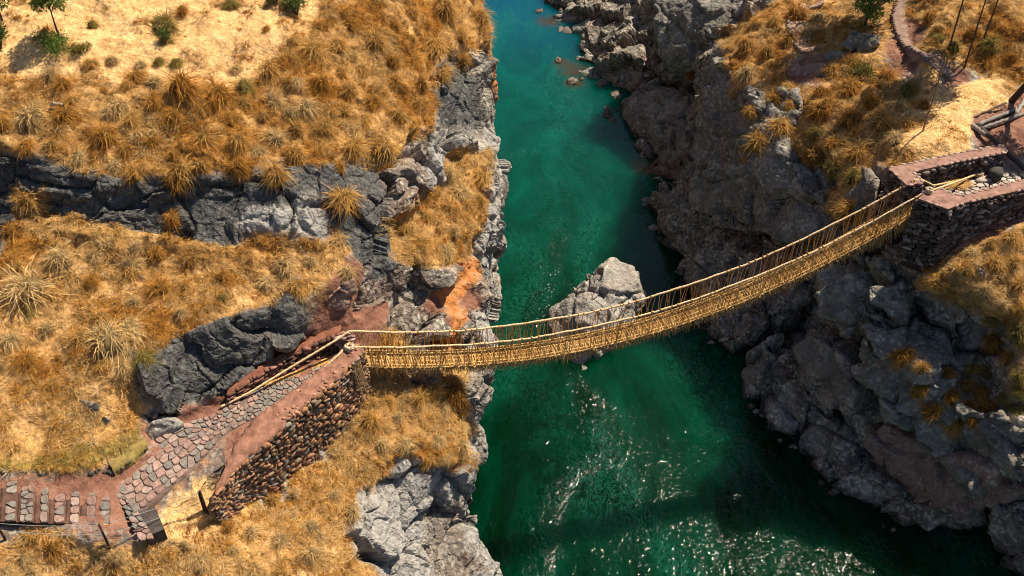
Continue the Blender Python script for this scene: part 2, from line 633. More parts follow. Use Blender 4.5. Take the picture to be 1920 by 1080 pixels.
L_IN = parse('''-100,-500,17,S 350,-500,16,S 700,-500,15,G -100,-350,15,S 350,-350,14.6,S 700,-350,13.6,G
100,-150,13.2,S 450,-150,12.6,S 750,-150,11,G
0,0,11.4,S 200,0,11.3,S 400,0,11,S 550,0,10.7,S 660,0,10.2,G 760,0,9.4,G 850,0,8,G
0,60,10.7,S 200,60,10.6,S 400,60,10.3,S 530,60,10,S 650,60,9.3,G 760,60,8.4,G 850,60,7,G
0,130,9.8,S 150,130,9.7,S 300,130,9.5,S 440,130,9.2,S 560,130,8.8,G 700,130,7.9,G 790,130,6.9,G 845,130,5.8,K 900,130,4,R
0,200,9,G 150,200,8.9,G 300,200,8.7,G 450,200,8.3,G 600,200,7.6,G 720,200,6.6,G 795,210,5.3,G 835,210,4.3,K 890,200,2.9,K
0,260,8.5,G 100,280,8.1,G 200,290,7.8,G 280,318,7.15,G 400,290,7.25,G 520,280,6.8,G 640,270,6.3,G 735,270,5.2,G 775,275,4.4,R 830,270,3.4,L 885,270,2,R
0,292,8.2,K 100,325,7.5,K 180,345,7.0,K 280,352,6.65,K 400,347,6.55,K 520,344,6.35,K 600,335,5.9,K 690,335,5.1,K 760,340,4,R 820,325,3.1,L
0,330,7.2,K 0,400,5.6,K 110,352,6.8,K 180,375,6.2,K 280,378,6.05,K 340,400,5.5,K 400,380,5.85,K 460,380,5.8,K 520,370,6,K 120,380,6.0,K 220,400,5.5,K 320,418,5.15,K 420,436,4.85,K -350,390,6.6,K 540,405,5.5,L 640,400,4.7,K 470,400,5.6,L 700,400,4.2,K 710,440,3.4,K 600,430,4.7,L
0,432,5,K 60,402,5.5,G 120,400,5.55,K 220,418,5.2,K 320,434,4.9,K 420,450,4.6,K 120,424,5.35,G 220,440,5.05,G 320,456,4.75,G 420,470,4.45,G 30,455,4.85,G 500,470,4.2,G 560,480,3.9,T 630,468,3.7,G 680,470,3.1,K
850,298,2.5,G 900,300,1.5,G 880,350,1,G 800,400,1.6,G 742,440,1.9,G 850,430,.7,G 830,490,.2,G 770,490,1,G 890,415,0,G 870,470,-.9,G
700,485,2.2,K 770,512,.5,R 830,512,-.3,R 690,565,.9,R 740,552,-.3,R 800,542,-1,R
812,556,-1.3,B 830,548,-1.5,O 878,492,-1.9,O 862,530,-1.9,O 845,580,-2.2,O 832,612,-2.5,B 882,560,-2.5,B 862,605,-2.9,O 850,634,-3.0,O
700,582,.3,B 760,600,-.8,R 815,625,-2,R 895,600,-3.2,L 900,650,-4,L
685,640,-.4,B 740,650,-1.3,G 800,650,-2.2,R 865,640,-3.1,R 692,700,-1.2,G 740,702,-1.8,G 790,722,-2.9,R 850,705,-3.3,G
690,745,-1.9,G 640,800,-2.1,T 580,840,-2.3,L 500,905,-2.5,L 430,955,-2.2,T 395,980,-1.8,T
700,800,-2.5,G 780,760,-2.9,G 850,745,-3.8,G 868,790,-4.8,G 770,820,-3.4,G 850,860,-5,G 880,830,-5.8,L
720,865,-3.6,G 640,880,-2.9,T 560,890,-2.6,T 740,885,-4.3,L 800,885,-5.1,L 842,900,-6.2,L 700,950,-4.5,L 780,960,-6.2,L 845,980,-8.2,R
690,1040,-5.2,L 760,1060,-7.3,L 840,1060,-9,R 600,980,-3.2,T 650,1060,-4.4,T 500,1010,-2.6,T 400,1040,-2.2,T
300,1030,-1.4,T 250,1090,-1.8,T 100,1060,-1,T 0,1060,-.6,T 0,1200,-1.5,T 250,1200,-3,T 450,1200,-4,T 650,1200,-6,T 800,1200,-9,L
0,1450,-4,G 400,1450,-7,G 700,1450,-11,L
0,988,.2,D 100,992,0,D 200,1002,-.3,D 260,1005,-.6,D 300,1000,-.8,S 385,968,-1.2,S 300,945,-.35,D 375,920,-.3,S 400,885,-.05,D 420,870,.05,D 330,950,-.4,S 350,910,-.25,D
0,892,.75,D 100,886,.55,D 190,886,.25,D 215,884,.1,B 275,816,-.05,B 0,940,.4,B 100,940,.15,B 200,935,-.1,B 250,900,-.15,B 320,840,-.1,B 240,955,-.3,B 300,920,-.25,D 355,885,-.2,D
340,790,0,B 400,770,0,B 460,735,0,B 540,700,0,B 640,650,0,B 415,812,-.1,D 480,780,0,B 560,735,0,B 650,660,0,B
272,690,2.4,K 330,642,2.6,K 400,618,2.8,K 470,595,2.9,K 540,574,3,K 600,542,3.1,Q 660,512,2.9,B
275,780,.15,K 310,790,.1,K 400,742,.2,K 470,702,.3,K 540,662,.4,B 600,636,.5,B 648,612,.7,B
360,700,1.4,K 460,655,1.6,K 560,618,1.8,K 640,562,1.9,B 330,740,.9,K
0,540,4.2,T 100,500,4.5,T 200,500,4.25,T 300,500,4.0,T 400,520,3.6,T 500,530,3.3,T 600,510,3.3,T
0,640,3.3,T 100,620,3.2,T 200,610,3.1,T 300,610,3,T 300,640,2.9,T 400,592,3,T 470,570,3.05,T 0,740,2.2,T 100,720,2.2,T 200,720,2.2,T 245,705,2.3,Q
0,820,1.4,T 100,810,1.3,T 200,800,1.1,T 262,775,.6,Q 200,850,.75,M 255,826,.4,M 0,879,.9,M 100,877,.72,M''')

R_SIL = parse('''w,-2,160,-15.5,R w,1,135,-15.5,R 1000,8,-15.5,R 1060,50,-15.5,R 1080,78,-15.5,R 1108,105,-15.5,R 1090,140,-15.5,L 1160,170,-15.5,R 1145,212,-15.5,R
1190,262,-15.5,R 1225,292,-15.5,R 1255,330,-15.5,R 1212,380,-15.5,R 1240,440,-15.5,R 1275,490,-15.5,R 1285,545,-15.5,R 1335,640,-15.5,R 1425,690,-15.5,R
1412,742,-15.5,R 1434,792,-15.5,R 1520,850,-15.5,R 1528,888,-15.5,R 1590,940,-15.5,R 1690,1000,-15.5,R 1840,990,-15.5,R 1858,1010,-15.5,R
1925,1085,-15.5,R 2100,1200,-15.5,R 2250,1450,-15.5,R''')
R_EDGE = parse('''2500,1450,-13,R 2250,1120,-12,R 2250,1000,-8,R 2250,800,-3,R 2250,600,0,G 2250,430,1.5,G 2250,300,1.8,B 2250,200,3,S 2250,100,5,G 2250,-80,8,G w,60,80,12,G
w,70,110,16,G w,60,160,20,G w,30,160,6,R''')
R_IN = parse(recess('''w,12,130,-8,R w,30,125,6,R w,48,110,10,G
1050,-40,-13.5,R 1120,-40,-12,R 1200,-40,-10,R 1100,40,-13.5,R 1150,60,-12.5,R 1200,60,-11.5,R 1130,108,-13.8,R 1180,120,-12.6,R 1212,100,-11.8,R
1130,135,-14.2,L 1160,150,-13.8,L 1200,150,-13,R 1260,175,-12.2,R 1200,212,-13.5,R 1260,222,-12.2,R 1300,262,-11.5,R 1232,268,-13.5,R 1292,315,-12.5,R
1250,130,-11.5,R 1300,150,-10.5,R 1230,0,-9,R 1300,-60,-5,R 1330,60,-8,R 1400,-60,-1,R 1432,-10,0,R
1320,150,-4,R 1335,112,-1.5,R 1390,85,0,G 1420,50,.8,G 1490,0,1.6,G 1500,-80,2.4,G 1325,210,-9,R 1345,260,-6,R
1347,200,-2.8,R 1352,300,-5,R 1302,332,-9,R 1255,368,-13,R 1290,405,-11.5,R 1302,455,-12.5,R
1390,150,-.8,G 1402,205,-2,R 1450,130,.2,G 1450,200,-.8,G 1430,262,-2.6,G 1390,330,-5,R 1450,330,-4,R 1480,270,-1.8,G 1500,60,1.5,G 1520,130,1,B
1560,60,2,G 1600,100,2,G 1560,200,.8,G 1560,280,-.2,G 1520,350,-2.2,R 1600,340,-.6,G 1640,260,1,G 1660,200,1.6,G 1700,100,2.6,B 1690,20,3.4,Q
1720,60,3.2,B 1800,150,2.7,B 1765,40,4.4,G 1745,85,3.8,G 1830,110,3.5,G 1900,0,6,G 1900,130,3.3,G 1650,-80,4.2,B 1800,-80,6.5,G 1735,205,2.4,S 1800,170,2.6,S 1860,150,2.9,S 1800,200,2.5,S 1870,180,2.8,S
1715,262,2,S 1770,270,2,S 1800,250,2.2,S 1680,292,1.3,G 1840,240,2,B 1920,200,2.4,B 1900,280,1.9,B 1830,335,1.8,L 1920,320,1.8,B
1650,350,0,R 1640,385,-.8,R 1700,400,-.3,R 1720,420,-.3,R 1700,470,-.8,R 1730,480,-.8,B 1761,486,-.4,B 1808,455,.5,B 1878,424,1.1,B 1920,402,1.45,B 2050,345,2,B
1600,400,-2,G 1570,392,-2.2,G 1500,400,-4.5,R 1400,400,-8,R 1350,425,-10,R 1350,500,-12,R 1332,570,-13.8,R 1400,500,-10,R 1420,585,-12,R 1480,480,-7.5,R
1500,545,-10,R 1540,500,-7,R 1580,452,-4,R 1620,452,-2,R 1655,470,-1.3,R
1740,522,-1,G 1800,500,.05,G 1860,460,.75,G 1920,430,1.3,G 1800,545,-1.1,G 1860,565,-1.3,G 1915,585,-1.5,G 1712,495,-1.1,R
1640,520,-3,R 1700,560,-3,R 1780,590,-2.7,R 1850,625,-3,R 1920,645,-2.8,Q 1580,560,-6,R 1540,605,-9.5,R 1480,645,-12.5,R 1440,685,-14.5,R 1620,620,-5.5,R
1700,640,-4.5,R 1780,680,-4.6,R 1850,705,-4.6,R 1920,722,-4.2,Q 1820,660,-3.8,R 1560,680,-10,R 1500,725,-13,R 1460,775,-14.6,R 1620,725,-9,R 1660,765,-9.5,R 1700,720,-6.8,R
1780,760,-6.4,R 1850,790,-6.2,R 1920,800,-5.8,R 1560,785,-13,R 1545,845,-14.6,R 1620,825,-12.5,R 1700,845,-10.5,R 1780,865,-9.5,R 1860,865,-8.5,R 1920,875,-8,R
1640,905,-13.6,R 1720,945,-13.6,R 1800,950,-13,R 1880,935,-12,R 1935,995,-13.2,R'''))


def lfun(mid):
    u, v = project(mid)
    d = np.linalg.norm(mid - np.array([0, 0, CZ]), axis=1)
    off = np.maximum(np.maximum(-u, u - 1920), np.maximum(-v, v - 1080))
    base = d * .0026
    return np.where(off > 160, 1.1, np.where(off > 30, base * 2.5, base))


def build_bank(edge_chain, outer, inner, wall_dx, ramp_amp=.62, big=1.0, fine=1.0):
    """Triangulate the control points, hang the river wall from the left bank's rim, refine, roughen."""
    ring = edge_chain + outer
    pts = ring + inner
    n = len(ring)
    co = [Vector((p[0], p[1])) for p in pts]
    res = geometry.delaunay_2d_cdt(co, [], [list(range(n))], 1, 1e-4)
    vo, tri, orig = res[0], res[2], res[3]
    assert len(vo) == len(pts), (len(vo), len(pts))
    V = np.zeros((len(vo), 3))
    A = np.zeros((len(vo), 7))
    for i, o in enumerate(orig):
        p = pts[o[0]]
        V[i] = p[2]
        A[i] = COV[p[3]]
    idx = {o[0]: i for i, o in enumerate(orig)}
    T = [tuple(t) for t in tri]
    rim = [idx[i] for i in range(len(edge_chain))]
    rows = [rim]
    V = list(V)
    A = list(A)
    for fr in ((.3, .65, 1.0) if wall_dx else (1.0,)):
        row = []
        for r in rim:
            p = np.array(V[r])
            zb = WATER - 2.5
            q = np.array([p[0] + wall_dx * fr, p[1], p[2] + (zb - p[2]) * fr])
            row.append(len(V))
            V.append(q)
            A.append(np.array([0, 0, 0, .45, 0, 0, 0]))
        rows.append(row)
    for a, b in zip(rows, rows[1:]):
        for i in range(len(a) - 1):
            T += [(a[i], b[i], b[i + 1]), (a[i], b[i + 1], a[i + 1])]
    V = np.array(V)
    A = np.array(A)
    T = np.array(T)
    # face the triangles towards the camera / the river
    nt = len(tri)
    fn = np.cross(V[T[:, 1]] - V[T[:, 0]], V[T[:, 2]] - V[T[:, 0]])
    ctr = V[T].mean(1)
    to_cam = np.array([0, 0, CZ]) - ctr
    to_riv = np.array([6.0, 60, -10]) - ctr
    ref = np.where((np.arange(len(T)) < nt)[:, None], to_cam, to_riv * np.array([1, .0, 0]))
    flip = (fn * ref).sum(1) < 0
    T[flip] = T[flip][:, ::-1]
    V, T, A = refine(V, T, A, lfun, passes=10, smooth_at=(3,))
    N = normals(V, T)
    soft = np.clip(A[:, 0] + A[:, 1] + A[:, 4] * .9 + A[:, 2] * .35 + A[:, 5], 0, 1)
    soft = sstep(soft + vnoise(V / .9, 9) * .25, .3, .7)
    flat = np.zeros(len(V))
    d = rock_disp(V, 1.0, big, fine) * ramp_amp * (1 - soft) * (1 - .4 * np.clip(A[:, 6], 0, 1)) + soil_disp(V) * soft
    tus = np.clip(A[:, 0] - A[:, 1] * .8 - A[:, 4] - A[:, 5] * .6, 0, 1)
    d = d + hummocks(V) * .5 * sstep(tus, .35, .9)
    keep = flatten(V)
    V = V + N * (d * keep)[:, None]
    global SOFT
    SOFT = soft
    return V, T, A


def flatten(V):
    """Less roughness where people have levelled the ground (the paths and the two bridge heads)."""
    k = np.ones(len(V))
    for line, r in LEVEL:
        q = np.array(line)
        best = np.full(len(V), 99.0)
        for a, b in zip(q, q[1:]):
            ab = b - a
            t = np.clip(((V[:, :2] - a[:2]) @ ab[:2]) / (ab[:2] @ ab[:2]), 0, 1)
            d = np.linalg.norm(V[:, :2] - (a[:2] + t[:, None] * ab[:2]), axis=1)
            best = np.minimum(best, d)
        k = np.minimum(k, sstep(best, r * .7, r * 1.4) * .95 + .05)
    return k


LEVEL = [([P(-100, 935, .8), P(0, 940, .4), P(120, 940, .1), P(240, 915, -.2), P(330, 850, -.1), P(440, 770, 0), P(560, 710, 0), P(640, 655, 0)], 1.0),
         ([P(1720, 400, 1.2), P(1830, 335, 1.8), P(1920, 320, 1.8)], 1.3)]

LV, LT, LA = build_bank(L_SIL, L_EDGE, L_IN, -1.6, .62, 1.0, .6)
LSM = SOFT
RV, RT, RA = build_bank(R_SIL, R_EDGE, R_IN, 0.0, .7, 1.5, .5)


def bank_object(V, T, A, label, SM):
    me = mesh_from('terrain', V, T, {'cover': A[:, [0, 1, 2]], 'cover_b': A[:, [3, 4, 5]], 'lichen': A[:, 6]})
    me.polygons.foreach_set('use_smooth', SM[T].mean(1) > .5)
    return tag(link('terrain', me, M_TERRAIN), label, 'river bank', kind='structure')


left_bank = bank_object(LV, LT, LA, 'river bank of golden tussock slopes above a steep grey cliff, with the paved path', LSM)
right_bank = bank_object(RV, RT, RA, 'shaded river bank of dark craggy rock under the walled terrace', SOFT)
print('terrain', len(LT), len(RT))

BVH_ALL = BVHTree.FromPolygons(np.concatenate([LV, RV]).tolist(), np.concatenate([LT, RT + len(LV)]).tolist())
CAM = Vector((0, 0, CZ))


def on_ground(u, v):
    """The ground seen at a photo pixel: location and normal."""
    hit = BVH_ALL.ray_cast(CAM, ray(u, v))
    return (hit[0], hit[1]) if hit[0] is not None else (None, None)


def drop(x, y, z=40.0):
    hit = BVH_ALL.ray_cast(Vector((x, y, z)), Vector((0, 0, -1)))
    return hit[0] if hit[0] is not None else Vector((x, y, WATER))


# ------------------------------------------------------------------ water
def line_dist(XY, line):
    best = np.full(len(XY), 99.0)
    wid = np.zeros(len(XY))
    for (a, ra), (b, rb) in zip(line, line[1:]):
        ab = b - a
        t = np.clip(((XY - a) @ ab) / (ab @ ab), 0, 1)
        d = np.linalg.norm(XY - (a + t[:, None] * ab), axis=1)
        near = d < best
        best = np.where(near, d, best)
        wid = np.where(near, ra + (rb - ra) * t, wid)
    return best, wid


def build_water():
    xs = np.arange(-24, 66, .5)
    ys = np.concatenate([np.arange(8, 130, .5), np.arange(130, 262, 4)])
    X, Y = np.meshgrid(xs, ys)
    V = np.stack([X.ravel(), Y.ravel(), np.full(X.size, WATER)], 1)
    nx = len(xs)
    i, j = np.meshgrid(np.arange(nx - 1), np.arange(len(ys) - 1))
    a = (j * nx + i).ravel()
    T = np.stack([a, a + 1, a + nx + 1, a + nx], 1)

    def pl(*q):
        return [(P(u, v, WATER)[:2], r) for u, v, r in q]
    XY = V[:, :2]
    wake = np.zeros(len(V))
    for line in (pl((1062, 690, .9), (1100, 760, 1.5), (1160, 850, 1.9), (1230, 930, 2.2), (1330, 1010, 2.6), (1470, 1090, 3)),
                 pl((1160, 840, .8), (1060, 890, .9), (1020, 960, 1), (1000, 1090, 1.2)),
                 pl((1050, 420, 1.2), (1020, 520, 1.2), (1000, 600, 1))):
        d, w = line_dist(XY, line)
        wake = np.maximum(wake, 1 - sstep(d, w * .5, w * 1.3))
    d, w = line_dist(XY, pl((1080, 760, 4), (1180, 900, 6), (1300, 1090, 9)))
    rough = np.maximum(.12 + .3 * (1 - sstep(d, w * .4, w * 1.6)), .9 * wake)
    d, w = line_dist(XY, pl((1330, 960, 3), (1480, 1020, 5), (1650, 1090, 7)))
    rough = np.maximum(rough, .9 * (1 - sstep(d, w * .3, w * 1.5)))
    d, w = line_dist(XY, pl((1100, 130, 1), (1060, 330, 2.5), (1040, 520, 3)))
    rough = np.maximum(rough, .5 * (1 - sstep(d, w * .5, w * 1.6)))
    sh = np.zeros(len(V))
    for u, v, r in ((1078, 132, 2.2), (1055, 118, 1.3), (1078, 155, 1.4),
                    (1215, 310, 2), (1030, 40, 2)):
        d = np.linalg.norm(XY - P(u, v, WATER)[:2], axis=1)
        sh = np.maximum(sh, 1 - sstep(d, r * .3, r))
    me = mesh_from('river', V, T, {'wake': wake, 'rough': rough, 'shallow': sh})
    return tag(link('river', me, M_WATER), 'emerald green river running through the gorge', 'river', kind='structure')


build_water()
# ------------------------------------------------------------------ loose and bedded rocks
M_ROCK_PALE = make_rock('pale_rock', ((.40, .375, .345), .5))
M_ROCK_RED = make_rock('reddish_rock', ((.31, .17, .13), .55))
M_ROCK_LICHEN = make_rock('lichen_rock', ((.21, .225, .20), .3))
M_ROCK_BROWN = make_rock('brown_rock', ((.27, .235, .215), .4))


ROCK_V, ROCK_T = [], []


def hull_rock(pts, back, label, mat=None, amp=.55, cat='boulder', name='boulder', group=None, res=.0026, scale=.8, sit=False):
    """A rock: convex body through the given points, carried back into the bank, then cracked and roughened."""
    if sit:                                   # bed it in the ground seen there
        g, _ = on_ground(sum(p[0] for p in pts) / len(pts), max(p[1] for p in pts) - 3)
        dz = g.z + .05 - sorted(p[2] for p in pts)[len(pts) // 3]
        pts = [(u, v, z + dz) for u, v, z in pts]
    W = [P(*p) for p in pts]
    W += [p + np.array(b) for b in ([back] if not hasattr(back[0], '__len__') else back) for p in W[:len(pts)]]
    bm = bmesh.new()
    for p in W:
        bm.verts.new(p)
    r = bmesh.ops.convex_hull(bm, input=bm.verts)
    bmesh.ops.delete(bm, geom=list({g for g in r['geom_interior'] + r['geom_unused'] if isinstance(g, bmesh.types.BMVert)}), context='VERTS')
    bmesh.ops.triangulate(bm, faces=bm.faces)
    bm.verts.index_update()
    V = np.array([v.co for v in bm.verts])
    T = np.array([[v.index for v in f.verts] for f in bm.faces])
    bm.free()
    ctr = V.mean(0)
    fn = np.cross(V[T[:, 1]] - V[T[:, 0]], V[T[:, 2]] - V[T[:, 0]])
    flip = (fn * (V[T].mean(1) - ctr)).sum(1) < 0
    T[flip] = T[flip][:, ::-1]
    size = np.linalg.norm(V.max(0) - V.min(0))
    lf = lambda m: np.maximum(np.linalg.norm(m - np.array([0, 0, CZ]), axis=1) * res, size * .012)
    V, T, A = refine(V, T, np.zeros((len(V), 1)), lf, passes=10, smooth_at=(5,))
    N = normals(V, T)
    k = amp * min(1.0, size / 6.0)
    V = V + N * (rock_disp(V + ctr[0], scale if size > 4 else scale * .6, 1.25, .6) * k / scale)[:, None]
    ROCK_V.append(V)
    ROCK_T.append(T + sum(len(x) for x in ROCK_V[:-1]))
    o = link(name, mesh_from(name, V - ctr, T), mat or M_ROCK)
    o.location = ctr
    return tag(o, label, cat, group)


hull_rock([(1145, 476, -10.8), (1194, 508, -11.9), (1206, 545, -13.4), (1196, 580, -14.6), (1065, 540, -13), (1029, 580, -14.4), (1029, 612, -15.6),
           (1042, 672, -15.1), (1089, 694, -15.1), (1145, 668, -15.2), (1110, 552, -11.4), (1152, 590, -12.3), (1100, 640, -13.8), (1178, 620, -15.6)],
          (0, .6, -2), 'big pale grey boulder standing in the river beneath the rope bridge', M_ROCK_PALE, .3, scale=.8)
hull_rock([(1225, 0, -4), (1228, 32, -4.8), (1250, -60, -2.5), (1340, -90, -1), (1432, -70, -.2), (1436, 20, -1.5), (1400, 62, -3.2), (1335, 110, -5.8),
           (1318, 152, -8.6), (1290, 152, -9), (1252, 130, -8.2), (1238, 90, -6.8)], (2.5, 4, -1.5),
          'huge shaded lichen-flecked block leaning over the river at the top of the photo', M_ROCK_LICHEN, .38)
hull_rock([(1082, 88, -14.6), (1098, 52, -13.2), (1150, 36, -12.2), (1200, 50, -11.6), (1228, 90, -12), (1205, 128, -13.8), (1150, 132, -14.6), (1100, 116, -15.2)],
          (1.5, 2, -2.5), 'rounded dark grey rock on the shore above the pale tongue', None, .45)
hull_rock([(1162, 96, -13.2), (1180, 86, -12.6), (1205, 96, -12.8), (1196, 124, -14), (1164, 130, -14.6)], (.8, .2, -1.2),
          'small wedge of dark rock below the rounded shore rock', None, .5)
hull_rock([(1089, 141, -15.3), (1108, 127, -14.7), (1160, 126, -14.1), (1203, 142, -13.5), (1196, 166, -14.5), (1160, 173, -15.7), (1120, 159, -15.7)],
          (.5, .5, -1.8), 'low pale tongue of rock running out into the river', M_ROCK_PALE, .35)
hull_rock([(1020, 42, -15.4), (1040, 26, -14.6), (1076, 26, -14.3), (1086, 38, -14.8), (1062, 53, -15.6), (1030, 51, -15.6)], (.4, .6, -1.5),
          'sunlit pale rock at the water line near the top of the river', M_ROCK_PALE, .4)
hull_rock([(1062, 62, -15.3), (1078, 45, -14.5), (1104, 38, -13.8), (1112, 56, -14.2), (1090, 76, -15.5), (1066, 70, -15.6)], (.4, .6, -1.5),
          'light grey rock wedged between the sunlit one and the rounded dark shore rock', M_ROCK_PALE, .4)
hull_rock([(1062, 151, -14.75), (1070, 146, -14.6), (1083, 147, -14.6), (1083, 156, -14.9), (1066, 160, -15)], (0, .2, -.8),
          'flat slab of rock poking out of the river beside the pale tongue', None, .3)
hull_rock([(1041, 113, -14.8), (1045, 106, -14.5), (1051, 109, -14.6), (1052, 117, -14.9), (1043, 119, -15)], (0, .1, -.7),
          'lone pinkish stone in the water upstream of the flat slab', M_ROCK_RED, .3)
hull_rock([(1079, 109, -14.9), (1084, 104, -14.6), (1090, 106, -14.7), (1089, 112, -15), (1081, 114, -15)], (0, .1, -.6),
          'tiny pale stone in the shallows against the dark shore', M_ROCK_PALE, .3)
hull_rock([(1146, 213, -15.3), (1165, 186, -14), (1232, 152, -12.3), (1302, 182, -11.2), (1335, 240, -10.8), (1320, 300, -12), (1256, 331, -15.2),
           (1226, 293, -15.3), (1190, 263, -15.3), (1250, 228, -12.2)], (1.5, 1, -2.5), 'broad pitted grey shelf of rock sloping down to the water', M_ROCK_BROWN, .3)
hull_rock([(1200, 318, -15.2), (1222, 296, -14.3), (1290, 288, -12.6), (1310, 320, -12.6), (1270, 345, -14.6), (1235, 338, -15.4)], (1, .5, -1.8),
          'low pinkish ledge at the foot of the pitted grey shelf', M_ROCK_RED, .4)
hull_rock([(1211, 382, -15), (1236, 350, -13.4), (1290, 322, -11.2), (1340, 288, -8.2), (1400, 300, -6.2), (1440, 400, -8.6), (1400, 480, -11.8), (1332, 500, -13.8),
           (1275, 495, -15.4), (1240, 440, -15.4), (1300, 396, -11)], (3, 1, -2), 'pointed grey buttress jutting into the river above the bridge', None, .5)
hull_rock([(1275, 500, -14.9), (1300, 470, -12.9), (1380, 468, -10.8), (1462, 480, -9.2), (1492, 540, -10.2), (1442, 600, -11.8), (1396, 640, -13),
           (1342, 641, -14.7), (1308, 612, -15), (1288, 560, -15.3)], (3, 1.2, -1), 'grey outcrop overhanging the water directly under the bridge', None, .5)
hull_rock([(1402, 664, -13), (1440, 640, -12.2), (1492, 690, -12), (1525, 762, -12.6), (1562, 790, -12.8), (1642, 862, -13.3), (1600, 892, -14.4), (1530, 864, -15.2),
           (1432, 796, -15.2), (1409, 742, -15), (1425, 702, -14.7)], (3, 1.5, -1.5), 'long craggy dark grey rock along the water below the bridge', None, .5)
hull_rock([(1478, 682, -11.2), (1515, 624, -8.9), (1562, 650, -8), (1607, 722, -8.6), (1592, 782, -10.6), (1540, 762, -11.6), (1490, 722, -12)],
          (2.5, 1.5, -.6), 'five-sided brown rock above the long craggy one', M_ROCK_BROWN, .25)
hull_rock([(1605, 640, -5), (1680, 620, -4.2), (1750, 700, -5), (1760, 740, -6.2), (1680, 735, -7.6), (1610, 700, -7.8)], (2, 1.8, -.5),
          'grey-green rock bulging from the middle of the shaded cliff', M_ROCK_LICHEN, .45)
hull_rock([(1545, 500, -5.4), (1600, 470, -3), (1660, 500, -2.4), (1690, 560, -3), (1660, 620, -4.6), (1590, 630, -6.4), (1545, 580, -7.4)], (2, 1.8, -.3),
          'dark cracked buttress right under the far end of the bridge', M_ROCK_LICHEN, .7)
hull_rock([(1664, 772, -8.8), (1700, 728, -7), (1760, 730, -6.1), (1840, 778, -6), (1925, 800, -5.6), (1930, 882, -7.8), (1850, 888, -9.2), (1790, 872, -9.8),
           (1758, 862, -10), (1690, 804, -9.6)], (2.5, 2, -.6), 'layered rock crusted with pale lichen over the reddish boulder', M_ROCK_LICHEN, .65)
hull_rock([(1622, 832, -11.4), (1660, 798, -10.2), (1750, 848, -9.6), (1840, 878, -9.1), (1895, 890, -9), (1900, 920, -10.3), (1850, 946, -11.8), (1780, 957, -12.7),
           (1710, 942, -13), (1650, 882, -12.6)], (2, 2, -.8), 'long smooth reddish boulder above the dark water', M_ROCK_RED, .34)
hull_rock([(1519, 870, -15), (1535, 856, -14.4), (1610, 850, -13.4), (1640, 900, -13.2), (1710, 945, -13.2), (1850, 946, -12.7), (1856, 984, -14.6), (1770, 1001, -15.3),
           (1690, 1001, -15.3), (1590, 941, -15.3)], (2, 2, -1.5), 'flat grey ledge under the reddish boulder at the water', None, .3)
hull_rock([(1850, 992, -13.8), (1868, 950, -12.2), (1925, 922, -11.2), (1980, 1000, -11.5), (1980, 1100, -13.6), (1925, 1086, -15.3), (1880, 1042, -15.3)], (2, 2, -1.5),
          'grey rock in the bottom right corner of the gorge', None, .32)
# upper right bank
hull_rock([(1474, 128, 1.1), (1490, 112, 1.7), (1550, 117, 1.8), (1571, 140, 1.4), (1540, 151, 1), (1500, 149, .8)], (.1, .2, -.9),
          'flat brown slab in the grass above the shaded gorge', M_ROCK_RED, .3, sit=True)
hull_rock([(1490, 172, .1), (1505, 152, .9), (1540, 160, 1.1), (1546, 188, .5), (1520, 216, -.7), (1492, 206, -.5)], (.6, .8, -.6),
          'smooth grey rock under the flat brown slab', M_ROCK_PALE, .2, sit=True)
hull_rock([(1578, 86, 1.8), (1598, 58, 2.8), (1640, 60, 3), (1650, 80, 2.5), (1612, 99, 1.7)], (.5, .8, -.8),
          'pale lichen-covered rock below the bright green bush', M_ROCK_LICHEN, .5, sit=True)
hull_rock([(1545, 105, 1.8), (1560, 94, 2.2), (1584, 100, 2.2), (1578, 114, 1.8), (1555, 117, 1.6)], (.2, .4, -.6),
          'small flat stone between the brown slab and the lichen-covered rock', M_ROCK_BROWN, .3, sit=True)
hull_rock([(1812, 512, -.1), (1826, 500, .5), (1848, 508, .6), (1852, 524, .1), (1836, 534, -.3), (1818, 528, -.4)], (.2, .4, -.6),
          'weathered grey rock in the grass slope under the terrace wall', M_ROCK_PALE, .5, sit=True)
# left bank
hull_rock([(88, 204, 9.2), (100, 192, 9.5), (122, 196, 9.5), (130, 210, 9.1), (112, 219, 8.9), (94, 216, 8.9)], (.1, .3, -.5),
          'small whitish rock among the tufts on the upper slope', M_ROCK_PALE, .35, sit=True)
hull_rock([(128, 756, 2.2), (150, 748, 2.5), (182, 756, 2.4), (184, 768, 2.1), (150, 776, 1.9)], (.1, .3, -.5),
          'dark stone half buried in the grass above the stairs', None, .35, sit=True)
hull_rock([(187, 790, 1.6), (194, 780, 1.9), (203, 786, 1.8), (200, 797, 1.5)], (.1, .2, -.4), 'small blue-grey stone below the half buried one', M_ROCK_LICHEN, .3, sit=True)
hull_rock([(268, 812, .3), (285, 792, .8), (318, 786, 1), (338, 796, .6), (310, 818, .1), (278, 836, 0)], (.1, .4, -.5),
          'grey rock at the bend where the paving meets the cliff', M_ROCK_PALE, .35, sit=True)
hull_rock([(612, 560, 2.6), (640, 532, 3), (668, 520, 2.9), (676, 548, 2.2), (650, 582, 1.5), (616, 586, 1.7)], (-.4, .8, -.4),
          'pinkish boulder at the corner of the rock face beside the bridge head', M_ROCK_RED, .35)

